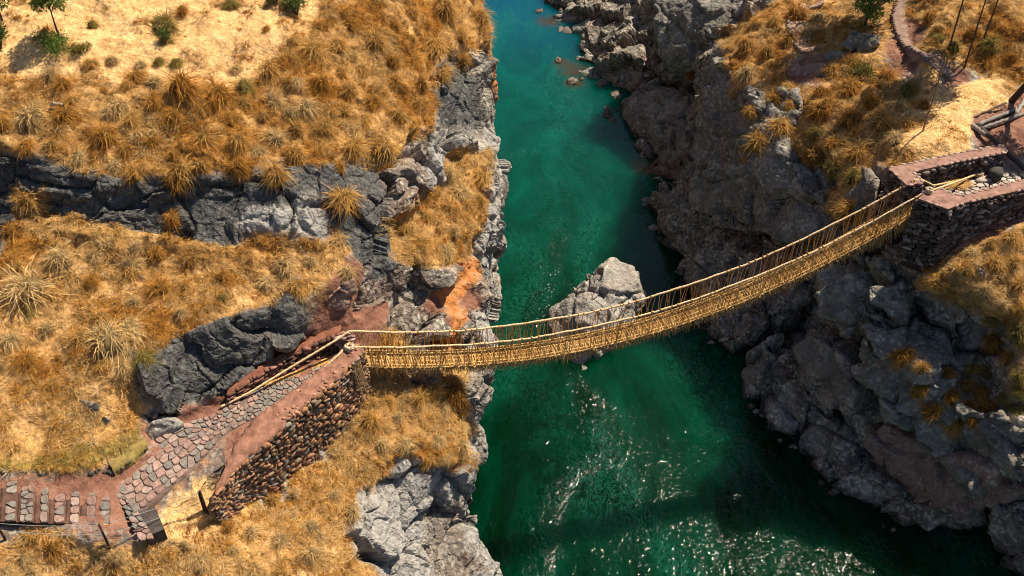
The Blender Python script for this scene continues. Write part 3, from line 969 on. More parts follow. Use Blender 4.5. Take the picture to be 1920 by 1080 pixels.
hull_rock([(1438, 190, -.4), (1460, 164, .5), (1492, 166, .6), (1502, 200, .1), (1486, 236, -1), (1450, 234, -1.2)], (.8, 1, -.8),
          'grey rock breaking through the grass left of the smooth grey one', M_ROCK_LICHEN, .25)
hull_rock([(1378, 160, -1.6), (1392, 122, -.6), (1424, 130, -.1), (1432, 180, -1), (1412, 220, -2.2), (1388, 214, -2.8)], (1.2, 1, -1),
          'speckled rock on the edge of the crest above the dark cleft', M_ROCK_LICHEN, .3)
hull_rock([(1578, 336, -1), (1618, 312, .1), (1642, 338, .4), (1644, 386, -.9), (1602, 398, -1.7), (1580, 372, -1.8)], (.8, 1, -.8),
          'blue-grey rock tucked against the rear wall of the far bridge head', M_ROCK_LICHEN, .22)
hull_rock([(1334, 112, -1.4), (1388, 138, -.7), (1420, 220, -1.8), (1440, 262, -2.4), (1500, 335, -2.4), (1556, 392, -3), (1530, 440, -4.8), (1440, 440, -7), (1350, 430, -9.8),
           (1288, 402, -11.3), (1308, 335, -9.3), (1338, 250, -5.6), (1344, 175, -3)], (3, 1.5, -.5),
          'tall speckled grey rock face under the sunlit crest', M_ROCK_LICHEN, .5)
# stones washed up along the water
rs_ = random.Random(5)
shore = [(q[0], q[1]) for q in R_SIL[2:24]]
for k in range(46):
    i = rs_.randrange(len(shore) - 1)
    t = rs_.random()
    u = shore[i][0] * (1 - t) + shore[i + 1][0] * t - rs_.uniform(-2, 12)
    v = shore[i][1] * (1 - t) + shore[i + 1][1] * t + rs_.uniform(-2, 8)
    s = rs_.uniform(4, 13)
    z = WATER
    hull_rock([(u + s * math.cos(a) * rs_.uniform(.7, 1.2), v + s * .55 * math.sin(a) * rs_.uniform(.7, 1.2), z + rs_.uniform(-.1, .12)) for a in np.arange(0, 6.2, 1.05)]
              + [(u - s * .2, v - s * .55, z + s * .022), (u + s * .3, v - s * .45, z + s * .016)], (0, .05, -.5),
              'stone lying at the water line below the right cliff', rs_.choice((M_ROCK, M_ROCK_BROWN, M_ROCK_PALE)), .35, cat='stone', name='shore_stone',
              group='stones along the right water line')

BVH_GROUND = BVH_ALL
BVH_ALL = BVHTree.FromPolygons(np.concatenate([LV, RV] + ROCK_V).tolist(),
                               np.concatenate([LT, RT + len(LV)] + [t + len(LV) + len(RV) for t in ROCK_T]).tolist())
# ------------------------------------------------------------------ the rope bridge
STRAW = [(.68, .40, .14), (.74, .47, .20), (.58, .31, .09), (.70, .44, .18), (.48, .26, .075)]
BA = np.array([-7.58, 34.33, .0])
BB = np.array([22.08, 44.27, 2.0])
BD = BB - BA
BL = float(np.linalg.norm(BD))
BN = np.array([-BD[1], BD[0], 0]) / np.linalg.norm(BD[:2])     # towards the far side
SAG, HW, HH = 3.5, .56, 1.25


def bpt(s, across=0.0, up=0.0, sag=SAG):
    p = BA + BD * s + BN * across
    return np.array([p[0], p[1], p[2] - sag * 4 * s * (1 - s) + up])


def rope(mb, pts, rad, col, n=7, lay=.0, seed=0):
    """A laid rope: a tube with a slow spiral of lumps."""
    r = random.Random(seed)
    rr = [rad * (1 + .16 * math.sin(i * 2.1) + r.uniform(-.08, .08)) for i in range(len(pts))]
    mb.tube(pts, rr, n, col)


bridge = thing('rope_bridge', 'handwoven straw rope bridge hanging across the gorge', 'rope bridge', BA)
OB = BA


def bridge_part(mb, name, mat=M_ROPE, smooth=True, label=None, parent=None):
    o = mb.build(name, mat, parent or bridge, smooth, OB)
    if label:
        o['label'] = label
    return o


rb = random.Random(3)
# main floor cables
for k, a in enumerate((-.42, -.14, .14, .42)):
    mb = MB()
    rope(mb, [bpt(s, a + .02 * math.sin(s * 40 + k), -.005) for s in np.linspace(-.01, 1.01, 260)], .038, (.66, .45, .19), 7, seed=k)
    bridge_part(mb, 'floor_cable')
LACE = STRAW + [(.36, .20, .06), (.30, .16, .05), (.52, .36, .16)]
# the floor: closely laid sticks and straw, ragged at both edges
mb = MB()
n = 760
for i in range(n):
    s = (i + rb.uniform(-.4, .4)) / n
    w = HW + rb.choice((rb.uniform(-.05, .1), rb.uniform(0, .24)))
    w2 = HW + rb.uniform(-.03, .16)
    sl = rb.uniform(-.0025, .0025)
    h = rb.uniform(-.03, .05)
    a, b = bpt(s - sl, -w, h - .05), bpt(s + sl, w2, h - .05)
    m = bpt(s, rb.uniform(-.2, .2), h + rb.uniform(-.01, .05))
    mb.tube([a, m, b], rb.uniform(.014, .036), 4, rb.choice(LACE), False)
bridge_part(mb, 'woven_floor', smooth=False)
mb = MB()
ss = np.linspace(0, 1, 120)
vs, fs = [], []
for s in ss:
    for a in (-HW, -.3, 0, .3, HW):
        vs.append(bpt(s, a, -.07))
    for a in (-HW, HW):
        vs.append(bpt(s, a, -.13))
for i in range(len(ss) - 1):
    o = i * 7
    for k in range(4):
        fs.append((o + k, o + k + 1, o + 7 + k + 1, o + 7 + k))
    fs.append((o + 5, o + 12, o + 13, o + 6))
    fs.append((o, o + 7, o + 12, o + 5))
    fs.append((o + 4, o + 6, o + 13, o + 11))
mb.add(vs, fs, (.40, .24, .085))
bridge_part(mb, 'underlay', smooth=False)
# ragged fibres hanging from the floor edges
mb = MB()
for i in range(3400):
    s = rb.random()
    side = -1 if rb.random() < .65 else 1
    lng = rb.choice((rb.uniform(.08, .3), rb.uniform(.2, .55))) * (1 + 1.3 * max(0, (s - .86) / .14)) * (1.25 if s < .1 else 1)
    p = bpt(s, side * (HW + rb.uniform(-.05, .04)), -.06)
    q = p + BN * side * rb.uniform(.0, .12) + np.array([rb.uniform(-.06, .06), rb.uniform(-.04, .04), -lng * .55])
    e = q + BN * side * rb.uniform(-.05, .1) + np.array([rb.uniform(-.09, .09), rb.uniform(-.05, .05), -lng * .5])
    mb.tube([p, q, e], [.02, .015, .006], 3, rb.choice(STRAW), False)
bridge_part(mb, 'fringe', smooth=False)
# low side ropes at floor level and the two hand ropes with their lacing
for side, nm in ((1, 'far'), (-1, 'near')):
    sg = 3.23
    mb = MB()
    rope(mb, [bpt(s, side * HW, HH + .015 * math.sin(s * 61) + .03 * math.sin(s * 23 + side) + .012 * math.sin(s * 171), sg) for s in np.linspace(-.004, 1.004, 420)], .052, (.84, .62, .38), 8, seed=9 + side)
    for i in range(70):
        s = (i + rb.random()) / 70
        mb.tube([bpt(s - .0012, side * HW, HH, sg), bpt(s + .0012, side * HW, HH, sg)], .068, 8, rb.choice(STRAW))
    bridge_part(mb, 'hand_rope')
    mb = MB()
    s = .004
    while s < .998:
        if s < .30:
            gap = rb.choice((rb.uniform(.0006, .003), rb.uniform(.002, .006)))
        else:
            gap = rb.choice((rb.uniform(.0008, .002), rb.uniform(.002, .005), rb.uniform(.004, .009))) * (.85 if side < 0 else 1)
        lean = rb.gauss(-.002, .005)
        p0 = bpt(s, side * HW, HH - .03, sg)
        p1 = bpt(s + lean * .5, side * (HW + rb.uniform(-.02, .05)), HH * .5, sg)
        p2 = bpt(s + lean, side * (HW + .02), -.06)
        mb.tube([p0, p1, p2], rb.uniform(.008, .02), 4, rb.choice(LACE if side > 0 else STRAW + STRAW[:2]), False)
        s += gap
    bridge_part(mb, 'side_lacing', smooth=False)
    mb = MB()
    rope(mb, [bpt(s, side * (HW + .05), -.02) for s in np.linspace(0, 1, 260)], .036, (.64, .42, .17), 6, seed=20 + side)
    bridge_part(mb, 'edge_cable')
# straw walkway running on over the stone ends
mb = MB()
for i in range(220):
    t = i / 220
    c0 = P(664, 655, .12) * (1 - t) + P(500, 722, .12) * t
    wd = .5 * (1 - .6 * t)
    d = np.array([.35, .75, 0])
    mb.tube([c0 - d * wd * rb.uniform(.7, 1.1), c0 + np.array([rb.uniform(-.1, .1), 0, rb.uniform(.01, .06)]), c0 + d * wd * rb.uniform(.7, 1.1)],
            .028, 4, rb.choice(STRAW), False)
bridge_part(mb, 'approach_mat', smooth=False)
mb = MB()
far_tail = [bpt(-.004, HW, HH, 3.23), P(640, 632, 1.15), P(600, 656, .95), P(540, 692, .6), P(470, 735, .3), P(412, 764, .12)]
near_tail = [bpt(-.004, -HW, HH, 3.23), P(648, 652, 1.2), P(632, 668, 1.15), P(605, 692, .9), P(575, 716, .55), P(548, 737, .2)]


def smooth_line(q, n=40):
    q = [np.array(x, float) for x in q]
    d = np.concatenate([[0], np.cumsum([np.linalg.norm(b - a) for a, b in zip(q, q[1:])])])
    t = np.linspace(0, d[-1], n)
    return [np.array([np.interp(x, d, [p[k] for p in q]) for k in range(3)]) for x in t]


for tail in (far_tail, near_tail):
    mb = MB()
    rope(mb, smooth_line(tail, 60), .06, (.76, .57, .32), 7, seed=5)
    bridge_part(mb, 'anchor_rope')
right_far = [bpt(1.004, HW, HH, 3.23), P(1712, 338, 3.25), P(1726, 336, 3.1), P(1750, 348, 2.3), P(1800, 338, 2.1)]
right_near = [bpt(1.004, -HW, HH, 3.23), P(1746, 357, 3.3), P(1762, 352, 3.2), P(1790, 342, 2.7), P(1828, 328, 2.2), P(1842, 322, 2.1)]
for tail in (right_far, right_near):
    mb = MB()
    rope(mb, smooth_line(tail, 50), .06, (.76, .57, .32), 7, seed=6)
    bridge_part(mb, 'anchor_rope')
# rope bundles where the hand ropes cross the walls
for (u, v, z, r) in ((655, 652, 1.27, .24), (1742, 358, 3.3, .22), (1834, 326, 2.15, .3)):
    mb = MB()
    c = P(u, v, z)
    for i in range(46):
        a = rb.uniform(0, 2 * math.pi)
        q = [c + np.array([math.cos(a + j * .9) * r * rb.uniform(.4, 1.1), math.sin(a + j * .9) * r * rb.uniform(.4, 1.1), rb.uniform(-.12, .16)]) for j in range(5)]
        mb.tube(smooth_line(q, 9), .03, 5, rb.choice(((.70, .55, .38), (.62, .46, .28), (.74, .60, .44))), False)
    bridge_part(mb, 'rope_knot')
# loose fibres hanging down the left wall end
mb = MB()
for i in range(70):
    p = P(rb.uniform(658, 676), rb.uniform(658, 690), 1.0)
    q = [p, p + np.array([rb.uniform(-.1, .25), rb.uniform(-.2, .1), -rb.uniform(.5, 1.1)]), p + np.array([rb.uniform(-.2, .4), rb.uniform(-.2, .1), -rb.uniform(1.2, 2.1)])]
    mb.tube(smooth_line(q, 7), .016, 4, rb.choice(((.55, .38, .22), (.48, .30, .15), (.62, .47, .30))), False)
bridge_part(mb, 'loose_fibres', smooth=False)
# ------------------------------------------------------------------ masonry, paving, timber
rm = random.Random(11)
TAN = [(.29, .155, .085), (.36, .20, .11), (.21, .12, .075), (.42, .245, .135), (.16, .11, .085), (.32, .215, .125), (.25, .215, .17), (.40, .185, .105)]
DARK = [(.085, .058, .05), (.12, .08, .066), (.16, .11, .09), (.065, .05, .046), (.20, .15, .125), (.10, .075, .07), (.27, .22, .20)]


def stone(mb, c, t, b, n, l, h, d, col, rnd):
    """One rounded, slightly irregular stone: centre, tangent, up, outward, length, height, depth."""
    vs, fs = [], []
    nu, nv = 8, 5
    ph = rnd.uniform(0, 6.28)
    jit = [rnd.uniform(.78, 1.16) for _ in range(nu)]
    pw = rnd.uniform(2.8, 6)
    for j in range(nv):
        el = -math.pi / 2 + math.pi * (j + .5) / nv
        for i in range(nu):
            az = 2 * math.pi * i / nu + .2
            x, y, z = math.cos(el) * math.cos(az), math.cos(el) * math.sin(az), math.sin(el)
            k = (abs(x) ** pw + abs(y) ** pw + abs(z) ** pw) ** (-1 / pw) * jit[i]
            p = c + t * (x * k * l / 2) + b * (y * k * h / 2) + n * (z * k * d / 2)
            vs.append(p)
    for j in range(nv - 1):
        for i in range(nu):
            i2 = (i + 1) % nu
            fs.append((j * nu + i, j * nu + i2, (j + 1) * nu + i2, (j + 1) * nu + i))
    fs.append(tuple((nv - 1) * nu + i for i in range(nu)))
    fs.append(tuple(reversed(range(nu))))
    k = rnd.uniform(.75, 1.25)
    mb.add(vs, fs, tuple(x * k for x in col))


def stone_face(mb, top, bot, course, length, cols, rnd, depth=.28, proud=.03):
    """Courses of stones over the ruled face between two polylines."""
    top = smooth_line(top, 40)
    bot = smooth_line(bot, 40)
    run = sum(np.linalg.norm((np.array(b) - np.array(a))[:2]) for a, b in zip(top, top[1:]))

    def at(s, t):
        s = min(max(s, 0), 1) * 38.999
        i = int(s)
        f = s - i
        a = top[i] * (1 - f) + top[i + 1] * f
        b = bot[i] * (1 - f) + bot[i + 1] * f
        return b * (1 - t) + a * t
    maxh = max(np.linalg.norm(a - b) for a, b in zip(top, bot))
    rows = max(2, int(round(maxh / course)))
    for r in range(rows):
        s = rnd.uniform(-.5, 0) * length / run
        while s < 1:
            ln = length * rnd.choice((rnd.uniform(.4, .8), rnd.uniform(.7, 1.4), rnd.uniform(1.1, 1.9)))
            sm = s + ln / run / 2
            if sm > 1:
                break
            t0 = (r + .5 + rnd.uniform(-.22, .22)) / rows
            c = at(sm, t0)
            tt = at(sm + .01, t0) - at(sm - .01, t0)
            tt = tt / max(np.linalg.norm(tt), 1e-6)
            bb = at(sm, min(1, t0 + .1)) - at(sm, max(0, t0 - .1))
            hh = np.linalg.norm(at(sm, 1) - at(sm, 0)) / rows
            bb = bb / max(np.linalg.norm(bb), 1e-6)
            nn = np.cross(tt, bb)
            if nn @ (np.array([0, 0, CZ]) - c) < 0:
                nn = -nn
            a = rnd.gauss(0, .25)
            t2 = tt * math.cos(a) + bb * math.sin(a)
            b2 = np.cross(nn, t2)
            stone(mb, c + nn * rnd.uniform(-.05, proud), t2, b2, nn, ln * 1.04, hh * rnd.uniform(.7, 1.45), depth * rnd.uniform(.8, 1.3), rnd.choice(cols), rnd)
            s += ln / run


def prism(mb, poly_top, drop_to, col):
    """Solid block under a polygon of world points."""
    n = len(poly_top)
    area = sum(poly_top[i][0] * poly_top[(i + 1) % n][1] - poly_top[(i + 1) % n][0] * poly_top[i][1] for i in range(n))
    q = [np.array(p) for p in (poly_top if area > 0 else poly_top[::-1])]
    b = [np.array([p[0], p[1], drop_to if not callable(drop_to) else drop_to(p)]) for p in q]
    fs = [tuple(range(n)), tuple(n + i for i in reversed(range(n)))]
    for i in range(n):
        j = (i + 1) % n
        fs.append((i, n + i, n + j, j))
    mb.add(q + b, fs, col)


def strip_slab(mb, inner, outer, thick, col, rnd, m=36, wob=.03):
    """A slab between two polylines, its surface a little uneven."""
    a, b = smooth_line(inner, m), smooth_line(outer, m)
    k = 7
    vs, fs = [], []
    for i in range(m):
        for j in range(k):
            p = a[i] * (1 - j / (k - 1)) + b[i] * (j / (k - 1))
            e = .075 if j in (0, k - 1) and wob > .02 else .02
            vs.append(p + np.array([rnd.uniform(-e, e), rnd.uniform(-e, e), rnd.uniform(-wob, wob)]))
    for i in range(m):
        for j in (0, k - 1):
            vs.append(vs[i * k + j] - np.array([0, 0, thick]))
    base = m * k
    for i in range(m - 1):
        for j in range(k - 1):
            fs.append((i * k + j, i * k + j + 1, (i + 1) * k + j + 1, (i + 1) * k + j))
        fs.append((i * k, (i + 1) * k, base + 2 * (i + 1), base + 2 * i))
        fs.append((i * k + k - 1, base + 2 * i + 1, base + 2 * (i + 1) + 1, (i + 1) * k + k - 1))
    mb.add(vs, fs, col)
    return a, b


M_CAP = make_tint('clay_capping', .45, .95, .5, 2.2)

# --- long wall between the path and the left slope
wall = thing('stone_wall', 'curved dry stone retaining wall with a reddish clay top beside the paved path', 'stone wall', P(560, 760, -1))
cap_in = [P(655, 641, 1.22), P(602, 690, .98), P(545, 735, .7), P(472, 788, .4), P(436, 836, .12), P(416, 892, -.15)]
cap_out = [P(680, 655, 1.22), P(668, 668, 1.2), P(620, 718, .98), P(560, 770, .72), P(500, 826, .42), P(440, 876, .12), P(394, 935, -.22)]
foot = []
for p, (u, v) in zip(cap_out, ((683, 748), (680, 752), (640, 806), (582, 846), (500, 910), (432, 960), (394, 985))):
    g = np.array(drop(p[0] - .0, p[1] - .35))
    q = np.array([p[0] + .12, p[1] - .12, min(g[2], p[2] - .5) - .25])
    foot.append(q)
mb = MB()
a, b = strip_slab(mb, cap_in, cap_out, .3, (.33, .165, .115), rm, 60, .05)
mb.build('clay_cap', M_CAP, wall, True, wall.location)
mb = MB()
m = 36
fo = smooth_line(foot, m)
ai, bo = smooth_line(cap_in, m), smooth_line(cap_out, m)
vs, fs = [], []
for i in range(m):
    back = ai[i] - np.array([0, 0, .1])
    vs += [back, bo[i] - np.array([.05, -.05, .1]), fo[i] + np.array([-.08, .08, 0]), np.array([back[0], back[1], back[2] - 1.4])]
for i in range(m - 1):
    o = i * 4
    for k in range(4):
        k2 = (k + 1) % 4
        fs.append((o + k, o + 4 + k, o + 4 + k2, o + k2))
fs += [(0, 1, 2, 3), tuple((m - 1) * 4 + k for k in (3, 2, 1, 0))]
mb.add(vs, fs, (.06, .04, .03))
mb.build('core', M_STONE, wall, False, wall.location)
mb = MB()
stone_face(mb, [p - np.array([0, 0, .1]) for p in cap_out], foot, .19, .28, TAN, rm, .24)
stone_face(mb, [cap_in[0] - np.array([0, 0, .08]), cap_out[0] - np.array([0, 0, .08])],
           [cap_in[0] + np.array([0.1, 0, -1.7]), foot[0] + np.array([0, 0, .2])], .19, .28, TAN, rm, .24)
mb.build('masonry', M_STONE, wall, True, wall.location)
mb = MB()                                  # a few stones bedded in the clay top
for i in range(46):
    s = rm.random() ** 1.3
    j = int((1 - s) * 34)
    f = rm.choice((rm.uniform(.75, 1), rm.uniform(.1, 1)))
    c = a[j] * (1 - f) + b[j] * f
    stone(mb, c + np.array([0, 0, .0]), np.array([1, 0, 0.]), np.array([0, 1, 0.]), np.array([0, 0, 1.]), rm.uniform(.1, .24), rm.uniform(.08, .2), .05,
          rm.choice(((.40, .19, .125), (.34, .17, .11), (.44, .24, .16))), rm)
mb.build('bedded_stones', M_STONE, wall, True, wall.location)

# --- low wall at the foot of the rock face
low = thing('stone_wall', 'low reddish stone wall at the foot of the dark rock face beside the bridge head', 'stone wall', P(540, 690, 0))
lt = [P(425, 742, .5), P(480, 704, .75), P(540, 668, .95), P(600, 638, 1.1), P(640, 622, 1.2)]
lb = [np.array([p[0] + .05, p[1] - .12, -.2]) for p in lt]
mb = MB()
strip_slab(mb, [p + np.array([-.05, .45, .05]) for p in lt], lt, .2, (.24, .095, .06), rm)
mb.build('clay_cap', M_CAP, low, True, low.location)
mb = MB()
stone_face(mb, lt, lb, .2, .34, [(.22, .10, .07), (.17, .085, .06), (.28, .14, .10), (.12, .07, .055)], rm, .3)
mb.build('masonry', M_STONE, low, True, low.location)
mb = MB()
vs, fs = [], []
for p, q in zip(lt, lb):
    vs += [p + np.array([-.05, .4, -.02]), p + np.array([0, .06, -.02]), q + np.array([0, .06, 0]), q + np.array([0, .5, 0])]
for i in range(len(lt) - 1):
    o = i * 4
    for k in range(4):
        fs.append((o + k, o + 4 + k, o + 4 + (k + 1) % 4, o + (k + 1) % 4))
fs += [(0, 1, 2, 3), tuple((len(lt) - 1) * 4 + k for k in (3, 2, 1, 0))]
mb.add(vs, fs, (.06, .03, .025))
mb.build('core', M_STONE, low, False, low.location)

# --- pier of flat pale stones under the far hand rope
pier = thing('stone_pier', 'short pier of stacked flat pale stones carrying the far hand rope', 'stone pier', P(645, 640, 0))
mb = MB()
for r in range(6):
    for k in range(3):
        c = P(643 + rm.uniform(-4, 4), 628 + rm.uniform(-2, 2), 1.05) + np.array([(k - 1) * .28 + rm.uniform(-.06, .06), rm.uniform(-.12, .12), -.2 * r])
        stone(mb, c, np.array([.94, .34, 0]), np.array([-.34, .94, 0]), np.array([0, 0, 1.]), rm.uniform(.32, .55), rm.uniform(.4, .6), .17,
              rm.choice(((.48, .33, .28), (.55, .42, .36), (.36, .23, .19), (.42, .30, .25))), rm)
mb.build('flat_stones', M_STONE, pier, True, pier.location)
mb = MB()
prism(mb, [P(628, 634, .95), P(640, 620, .95), P(662, 626, .95), P(656, 640, .95)], -.4, (.2, .11, .085))
mb.build('core', M_STONE, pier, False, pier.location)

# --- the paved path and stairs: real flags in earth
def clip(poly, p, n):
    out = []
    for i in range(len(poly)):
        a, b = poly[i], poly[(i + 1) % len(poly)]
        da, db = (a - p) @ n, (b - p) @ n
        if da <= 0:
            out.append(a)
        if da * db < 0:
            out.append(a + (b - a) * (da / (da - db)))
    return out


def flags(mb, up_edge, low_edge, nu, nv, cols, rnd, gap=.035, thick=.07, drop_p=0.0, zoff=.03, bias=None):
    """Voronoi flagstones over a ruled ribbon (far edge, near edge)."""
    A_, B_ = smooth_line(up_edge, 60), smooth_line(low_edge, 60)

    def at(s, t):
        s = min(max(s, 0), 1) * 58.999
        i = int(s)
        f = s - i
        return (A_[i] * (1 - f) + A_[i + 1] * f) * (1 - t) + (B_[i] * (1 - f) + B_[i + 1] * f) * t
    L = sum(np.linalg.norm(y - x) for x, y in zip(A_, A_[1:]))
    W = np.mean([np.linalg.norm(x - y) for x, y in zip(A_, B_)])
    seeds = [np.array([(i + rnd.uniform(.08, .92)) * L / nu, (j + rnd.uniform(.08, .92)) * W / nv]) for i in range(nu) for j in range(nv)]
    for k, sd in enumerate(seeds):
        if rnd.random() < drop_p:
            continue
        poly = [np.array(x, float) for x in ((0, 0), (L, 0), (L, W), (0, W))]
        for o in seeds:
            if o is sd or np.abs(o - sd).max() > 3 * max(L / nu, W / nv):
                continue
            n = o - sd
            ln = np.linalg.norm(n)
            n = n / ln
            poly = clip(poly, sd + n * (ln / 2 - gap * rnd.uniform(.4, 1.3)), n)
            if len(poly) < 3:
                break
        if len(poly) < 3:
            continue
        c = sum(poly) / len(poly)
        # round the corners once
        rp = []
        for i in range(len(poly)):
            a, b = poly[i], poly[(i + 1) % len(poly)]
            rp += [a * .78 + b * .22, a * .22 + b * .78]
        tilt = [rnd.uniform(-.02, .02) for _ in range(2)]
        h = rnd.uniform(0, .03)
        top, mid, bot = [], [], []
        for q in rp:
            dq = q - c
            w = at(q[0] / L, q[1] / W)
            wi = at((c + dq * .9)[0] / L, (c + dq * .9)[1] / W)
            z = zoff + h + dq @ np.array(tilt)
            top.append(wi + np.array([0, 0, z + .015]))
            mid.append(w + np.array([0, 0, z - .01]))
            bot.append(w + np.array([0, 0, z - thick]))
        m_ = len(rp)
        fs = [tuple(range(m_))]
        for ring in (0, 1):
            for i in range(m_):
                j = (i + 1) % m_
                fs.append((ring * m_ + i, (ring + 1) * m_ + i, (ring + 1) * m_ + j, ring * m_ + j))
        kk = rnd.uniform(.85, 1.12)
        vs = top + mid + bot
        v0 = np.cross(np.array(vs[1]) - vs[0], np.array(vs[2]) - vs[0])
        if v0[2] < 0:
            fs = [tuple(reversed(f)) for f in fs]
        mb.add(vs, fs, tuple(x * kk for x in rnd.choice(cols)))


PINK = [(.34, .215, .18), (.39, .255, .22), (.29, .185, .155), (.38, .28, .24), (.29, .22, .195)]
GREY = [(.24, .205, .18), (.27, .24, .21), (.22, .20, .175), (.31, .27, .235), (.21, .195, .175)]
path = thing('paved_path', 'path of pink and grey flagstones leading from the bridge head down to the stairs', 'path', P(420, 790, 0))
path['kind'] = 'structure'
stairs = thing('stairs', 'broad earth stairs edged with pink and grey stones at the lower left', 'stairs', P(100, 940, 0))
stairs['kind'] = 'structure'
gu = [P(640, 648, .06), P(540, 697, .06), P(470, 738, .05), P(400, 778, .03), P(330, 800, .0), P(270, 838, -.05), P(212, 892, -.12)]
gl = [P(650, 668, .06), P(575, 733, .06), P(490, 778, .05), P(424, 812, .0), P(370, 868, -.08), P(306, 922, -.15), P(252, 964, -.22)]
mb = MB()
strip_slab(mb, gu, gl, .5, (.21, .145, .12), rm, 60, .015)
mb.build('earth_bed', M_CAP, path, True, path.location)
mb = MB()


def sub(line, s0, s1):
    q = smooth_line(line, 101)
    return [q[int(round(x))] for x in np.linspace(s0 * 100, s1 * 100, 9)]


flags(mb, sub(gu, .0, .42), sub(gl, .0, .42), 20, 5, GREY + GREY + PINK, rm, .02)
mb.build('grey_flagstones', M_STONE, path, False, path.location)['label'] = 'greyer flagstones near the bridge head'
mb = MB()
flags(mb, sub(gu, .42, .64), sub(gl, .42, .64), 9, 6, PINK + GREY[:3], rm, .035, drop_p=.1)
flags(mb, sub(gu, .64, 1), sub(gl, .64, 1), 11, 7, PINK + PINK + GREY, rm, .022)
mb.build('flagstones', M_STONE, path, False, path.location)
# stairs: treads climbing to the left
su = [P(208, 893, -.1), P(100, 898, .25), P(0, 905, .7), P(-160, 915, 1.5)]
sl = [P(208, 985, -.25), P(100, 983, .15), P(0, 977, .6), P(-160, 968, 1.4)]
us, ls = smooth_line(su, 80), smooth_line(sl, 80)
bounds = np.linspace(0, 79, 13).astype(int)
for k in range(12):
    i0, i1 = bounds[k], bounds[k + 1]
    z = (us[i0][2] + ls[i0][2]) / 2 + .07
    fl = lambda p, z=z: np.array([p[0], p[1], z])
    mb = MB()
    q0, q1, q2, q3 = fl(us[i0]), fl(us[i1]), fl(ls[i1]), fl(ls[i0])
    strip_slab(mb, [q0, q3], [q1, q2], .4, (.13, .072, .055), rm, 16, .012)
    st = mb.build('step', M_CAP, stairs, True, stairs.location)
    mb = MB()
    w = rm.uniform(.5, .8)
    e0, e1 = q0 * (1 - w) + q1 * w, q3 * (1 - w) + q2 * w
    flags(mb, [q0 * .97 + q1 * .03, q3 * .97 + q2 * .03], [e0, e1], rm.choice((5, 6, 7)), rm.choice((1, 1, 2)), PINK + GREY, rm, .02, .09, .08)
    mb.build('edging_stones', M_STONE, st, False, stairs.location)
# gutter of cross stones between the stairs and the path, going down to the landing
mb = MB()
flags(mb, [P(196, 890, -.12), P(238, 965, -.26), P(262, 1015, -.5)], [P(216, 890, -.12), P(262, 965, -.26), P(290, 1010, -.5)], 12, 2, PINK + GREY, rm, .02)
mb.build('border_stones', M_STONE, path, False, path.location)
mb = MB()
prism(mb, [P(255, 962, -.25), P(290, 948, -.25), P(308, 992, -.4), P(274, 1006, -.45)], -1.2, (.085, .07, .065))
mb.build('dark_slab', M_CAP, path, False, path.location)
# dark kerb of stones on the uphill side
kerb = thing('stone_kerb', 'row of dark stones along the uphill edge of the stairs', 'kerb', P(100, 890, .4))
mb = MB()
for i in range(44):
    t = i / 43
    c = P(214 - 220 * t, 886 + 3 * math.sin(i), .1 + .65 * t) + np.array([0, rm.uniform(-.05, .12), .08])
    stone(mb, c, np.array([1., 0, 0]), np.array([0, 1., 0]), np.array([0, 0, 1.]), rm.uniform(.14, .34), rm.uniform(.16, .3), rm.uniform(.16, .3),
          rm.choice(((.10, .09, .085), (.16, .14, .13), (.08, .07, .07))), rm)
mb.build('kerb_stones', M_STONE, kerb, True, kerb.location)
mossy = thing('mossy_wall', 'short mossy yellow-green wall block beside the stairs', 'wall', P(242, 850, .2))
mb = MB()
strip_slab(mb, [P(205, 868, .55), P(240, 838, .6), P(272, 818, .6)], [P(213, 884, .35), P(245, 862, .45), P(275, 834, .45)], .5, (.26, .19, .06), rm, 24, .02)
mb.build('moss_top', M_CAP, mossy, True, mossy.location)
mb = MB()
stone_face(mb, [P(213, 884, .3), P(245, 862, .4), P(275, 834, .4)], [P(214, 888, -.1), P(246, 868, -.05), P(277, 840, -.05)], .2, .3, [(.2, .17, .09), (.14, .12, .08)], rm, .25)
mb.build('masonry', M_STONE, mossy, True, mossy.location)

